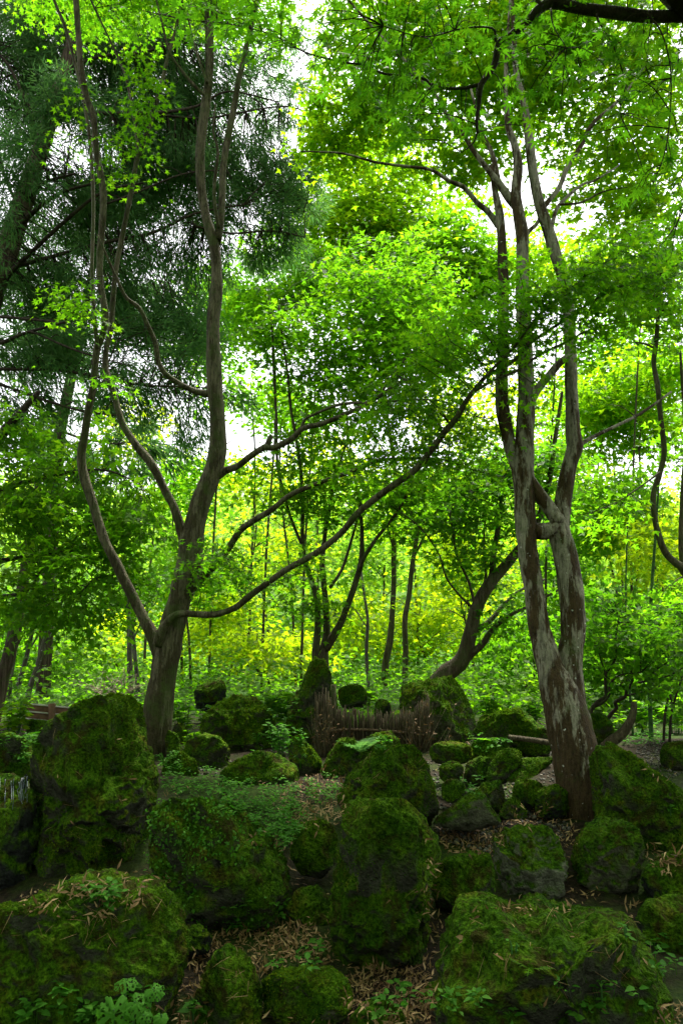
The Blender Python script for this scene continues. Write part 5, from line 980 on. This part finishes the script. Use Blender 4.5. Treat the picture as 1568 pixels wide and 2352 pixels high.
hp = drop(372, 2345, 3.25); root = thing('heart_leaf_sprout', tuple(hp), 'single round heart-shaped leaf on a stalk at the bottom edge', 'plant')
holed_leaf(P(370, 2332, 3.2), (.1, -.6, .8), (.1, -.8, -.5), .028, 9, 0).build('leaf', M_cover, root, hp)
mb = MB(); tube(mb, [hp - [0, 0, .02], P(372, 2340, 3.2), P(370, 2333, 3.2)], [.003, .0025, .002], 5, 3); mb.build('stem', M_plantstem, root, hp)
# a few single leaves that stand out
for (u, v, s, t, lab, tm) in [(435, 2220, .05, .95, 'yellow star-shaped maple leaf lying beside the lower left slab', BIG[1]), (448, 2195, .045, .1, 'rust-red maple leaf among the dry leaves at lower left', BIG[2]), (1285, 1878, .09, .85, 'long tan dry leaf at the foot of the right maple trunk', LANCE), (1055, 2150, .09, .75, 'tan bamboo leaf in the crack left of the corner boulder', LANCE)]:
    h = cast(u, v)
    if h:
        V, L, S = tm; F_ = frames(np.array([[.5, -.6, .1]]), h[1][None])[0]; p = h[0] + h[1] * .02; W = V @ F_.T * s
        me = mesh_from('fallen_leaf', W, L, S, np.full(len(W), t), False); put('fallen_leaf', me, M_litter, None, tuple(p), label=lab, cat='leaf')

# ------------------------------------------------------------------ brushwood fence
DF = 8.05
fb = drop(860, 1725, DF); root = thing('brushwood_fence', tuple(fb), 'low brown brushwood fence of dry stalks between the pointed and the angular rock', 'fence')
mb = MB(); m = px(DF)
def top_v(u): return np.interp(u, [725, 745, 770, 795, 830, 880, 930, 960, 985], [1600, 1590, 1620, 1636, 1640, 1640, 1642, 1625, 1600])
for k in range(520):
    u = rng.uniform(726, 988); tv = top_v(u) + rng.normal(4, 9); bv = np.interp(u, [726, 988], [1790, 1740]); D = DF + rng.normal(0, .035)
    a = P(u + rng.normal(0, 2), bv, D); b = P(u + rng.normal(0, 3.5), tv, D); w = rng.uniform(.0025, .0065)
    tube(mb, [a, (a + b) / 2 + rng.normal(0, .006, 3), b], [w, w, w * .6], 4, 2, tint=np.clip(rng.normal(.4, .25), 0, 1))
mb.build('stalks', M_brush, root, fb, kind='stuff')
for (p, D) in [([(745, 1680, 6), (800, 1676, 6), (870, 1678, 7), (935, 1684, 7), (985, 1690, 7)], DF - .06), ([(735, 1735, 6), (800, 1738, 6), (900, 1732, 6), (985, 1732, 6)], DF - .06)]:
    mb = MB(); W, R = pxpath(p, D); tube(mb, W, R, 8, 4, .05, 3, True); mb.build('rail', M_rail, root, fb)
for u, t, w in [(752, 1606, 12), (765, 1572, 13), (814, 1628, 9), (975, 1612, 10)]:
    mb = MB(); W, R = pxpath([(u, 1770, w), (u, 1700, w), (u + 1, t, w * .9)], DF + .06); tube(mb, W, R, 8, 4, .08, 2, True); mb.build('post', M_rail if w < 11 else M_bark_mid, root, fb)
for uu in (800, 872, 935):
    mb = MB(); a = P(uu, 1672, DF - .07); b = P(uu + 2, 1690, DF - .07); tube(mb, [a, b], [.012, .012], 6, 1); mb.build('binding', M_bark_dark, root, fb)
for (uc, lab, n) in [(970, 'clump of dry brown stalks and leaves at the right end of the fence', 60), (748, 'clump of dry tangled stalks at the left end of the fence', 60)]:
    p0 = drop(uc, 1740, DF - .12); root = thing('dry_weeds', tuple(p0), lab, 'dry plant'); mb = MB(); lf = MB()
    for k in range(n):
        b = p0 + [rng.normal(0, .07), rng.normal(0, .03), -.02]; hgt = rng.uniform(.2, .55); e = b + [rng.normal(0, .09), rng.normal(-.03, .05), hgt]
        C = tube(mb, [b, (b + e) / 2 + rng.normal(0, .02, 3), e], [.003, .0025, .001], 3, 3, tint=rng.uniform(.3, 1)); q = 2
        i = rng.integers(len(C) // 3, len(C), q); scatter(lf, LANCE, C[i], rng.normal(size=(q, 3)) + [0, 0, -.6], rng.normal(size=(q, 3)), rng.uniform(.025, .055, q), rng.uniform(0, .6, q))
    mb.build('stalks', M_brush, root, p0, kind='stuff'); lf.build('leaves', M_litter, root, p0, smooth=False, kind='stuff')

# curved log, stick, dead branches, plank wall, water
mb = MB(); W, R = pxpath([(1385, 1718, 24), (1404, 1702, 25), (1426, 1686, 24), (1444, 1661, 20), (1453, 1635, 16), (1455, 1613, 14)], 7.2, 7.1); tube(mb, W, R, 12, 5, .05, 2, True)
mb.build('log', M_log, None, W[0], label='curved brown cut log sticking up behind the sloping boulder', cat='log')
mb = MB(); W, R = pxpath([(1168, 1693, 11), (1200, 1697, 12), (1250, 1704, 13), (1275, 1709, 12)], 6.7, 6.5); tube(mb, W, R, 10, 4, .06, 2, True)
mb.build('stick', M_log, None, W[0], label='pale brown stick lying left of the right maple trunk', cat='stick')
p0 = drop(255, 1600, 11.5); root = thing('dead_branch', tuple(p0), 'pale bare dead branches heaped behind the tall rounded boulder', 'dead branches'); mb = MB()
for k in range(46):
    a = P(rng.uniform(225, 300), rng.uniform(1585, 1605), 11.5 + rng.normal(0, .3)); ang = rng.uniform(.35, 2.9); l = rng.uniform(.3, .75); e = a + np.array([math.cos(ang) * l, rng.normal(0, .15), math.sin(ang) * l * .6])
    tube(mb, [a, (a + e) / 2 + rng.normal(0, .03, 3), e], [.008, .006, .002], 4, 3)
mb.build('twigs', M_dead, root, p0, kind='stuff')
DP = 9.0; p0 = drop(100, 1690, DP); root = thing('plank_wall', tuple(p0), 'low brown plank wall with pale edges left of the tall rounded boulder', 'wall')
def slab(mb, p, q, h, th, tint=.5):
    d = q - p; d /= np.linalg.norm(d); nrm = np.cross(d, [0, 0, 1]); nrm /= np.linalg.norm(nrm); nrm *= th / 2; z = np.array([0, 0, h])
    V = [p - nrm, q - nrm, q + nrm, p + nrm, p - nrm + z, q - nrm + z, q + nrm + z, p + nrm + z]
    mb.add(V, np.array([[0, 3, 2, 1], [4, 5, 6, 7], [0, 1, 5, 4], [1, 2, 6, 5], [2, 3, 7, 6], [3, 0, 4, 7]]).ravel(), np.full(6, 4))
for k in range(5):
    a = P(58, 1618 + 17 * k, DP); b = P(190, 1630 + 17.5 * k, DP + .4); hh = 14.5 * px(DP)
    mb = MB(); slab(mb, a - [0, 0, hh], b - [0, 0, hh], hh, .04); o = mb.build('plank', M_plank, root, p0, smooth=False)
    mb = MB(); slab(mb, a + [0, -.004, .002], b + [0, -.004, .002], .016, .062); mb.build('edge', M_pale, o, p0, smooth=False)
for u in (62, 120):
    mb = MB(); a = P(u, 1700, DP + .09); t_ = P(u, 1616, DP + .09); tube(mb, [a, t_], [.04, .04], 8, 2, 0, 0, True); mb.build('post', M_plank, root, p0)
boulder('square mossy block standing below the plank wall at the left', [(60, 1665), (72, 1650), (115, 1655), (118, 1700), (62, 1705)], 8.6, .8, 3, mat=M_rock_half, moss=.3, facets=2, box=4, name='stone_block', cat='block')
mb = MB()
for k in range(12):
    u = rng.uniform(0, 66); v0 = rng.uniform(1776, 1800); pts = []
    for q in range(7):
        h = cast(u + rng.normal(0, 1.2), v0 + q * rng.uniform(3, 14))
        if h: pts.append(h[0] + h[1] * .004)
    if len(pts) > 3: tube(mb, pts, np.linspace(.003, .0012, len(pts)), 5, 2)
mb.build('water', M_water, None, kind='structure')

tris = sum(sum(len(p.vertices) - 2 for p in o.data.polygons) if len(o.data.polygons) < 2000 else int(len(o.data.loops) - 2 * len(o.data.polygons)) for o in sc.objects if o.type == 'MESH')
print('TRIS', tris, 'OBJS', len(sc.objects))
for k, v in sorted(COUNT.items(), key=lambda t: -t[1])[:12]: print(v, k)
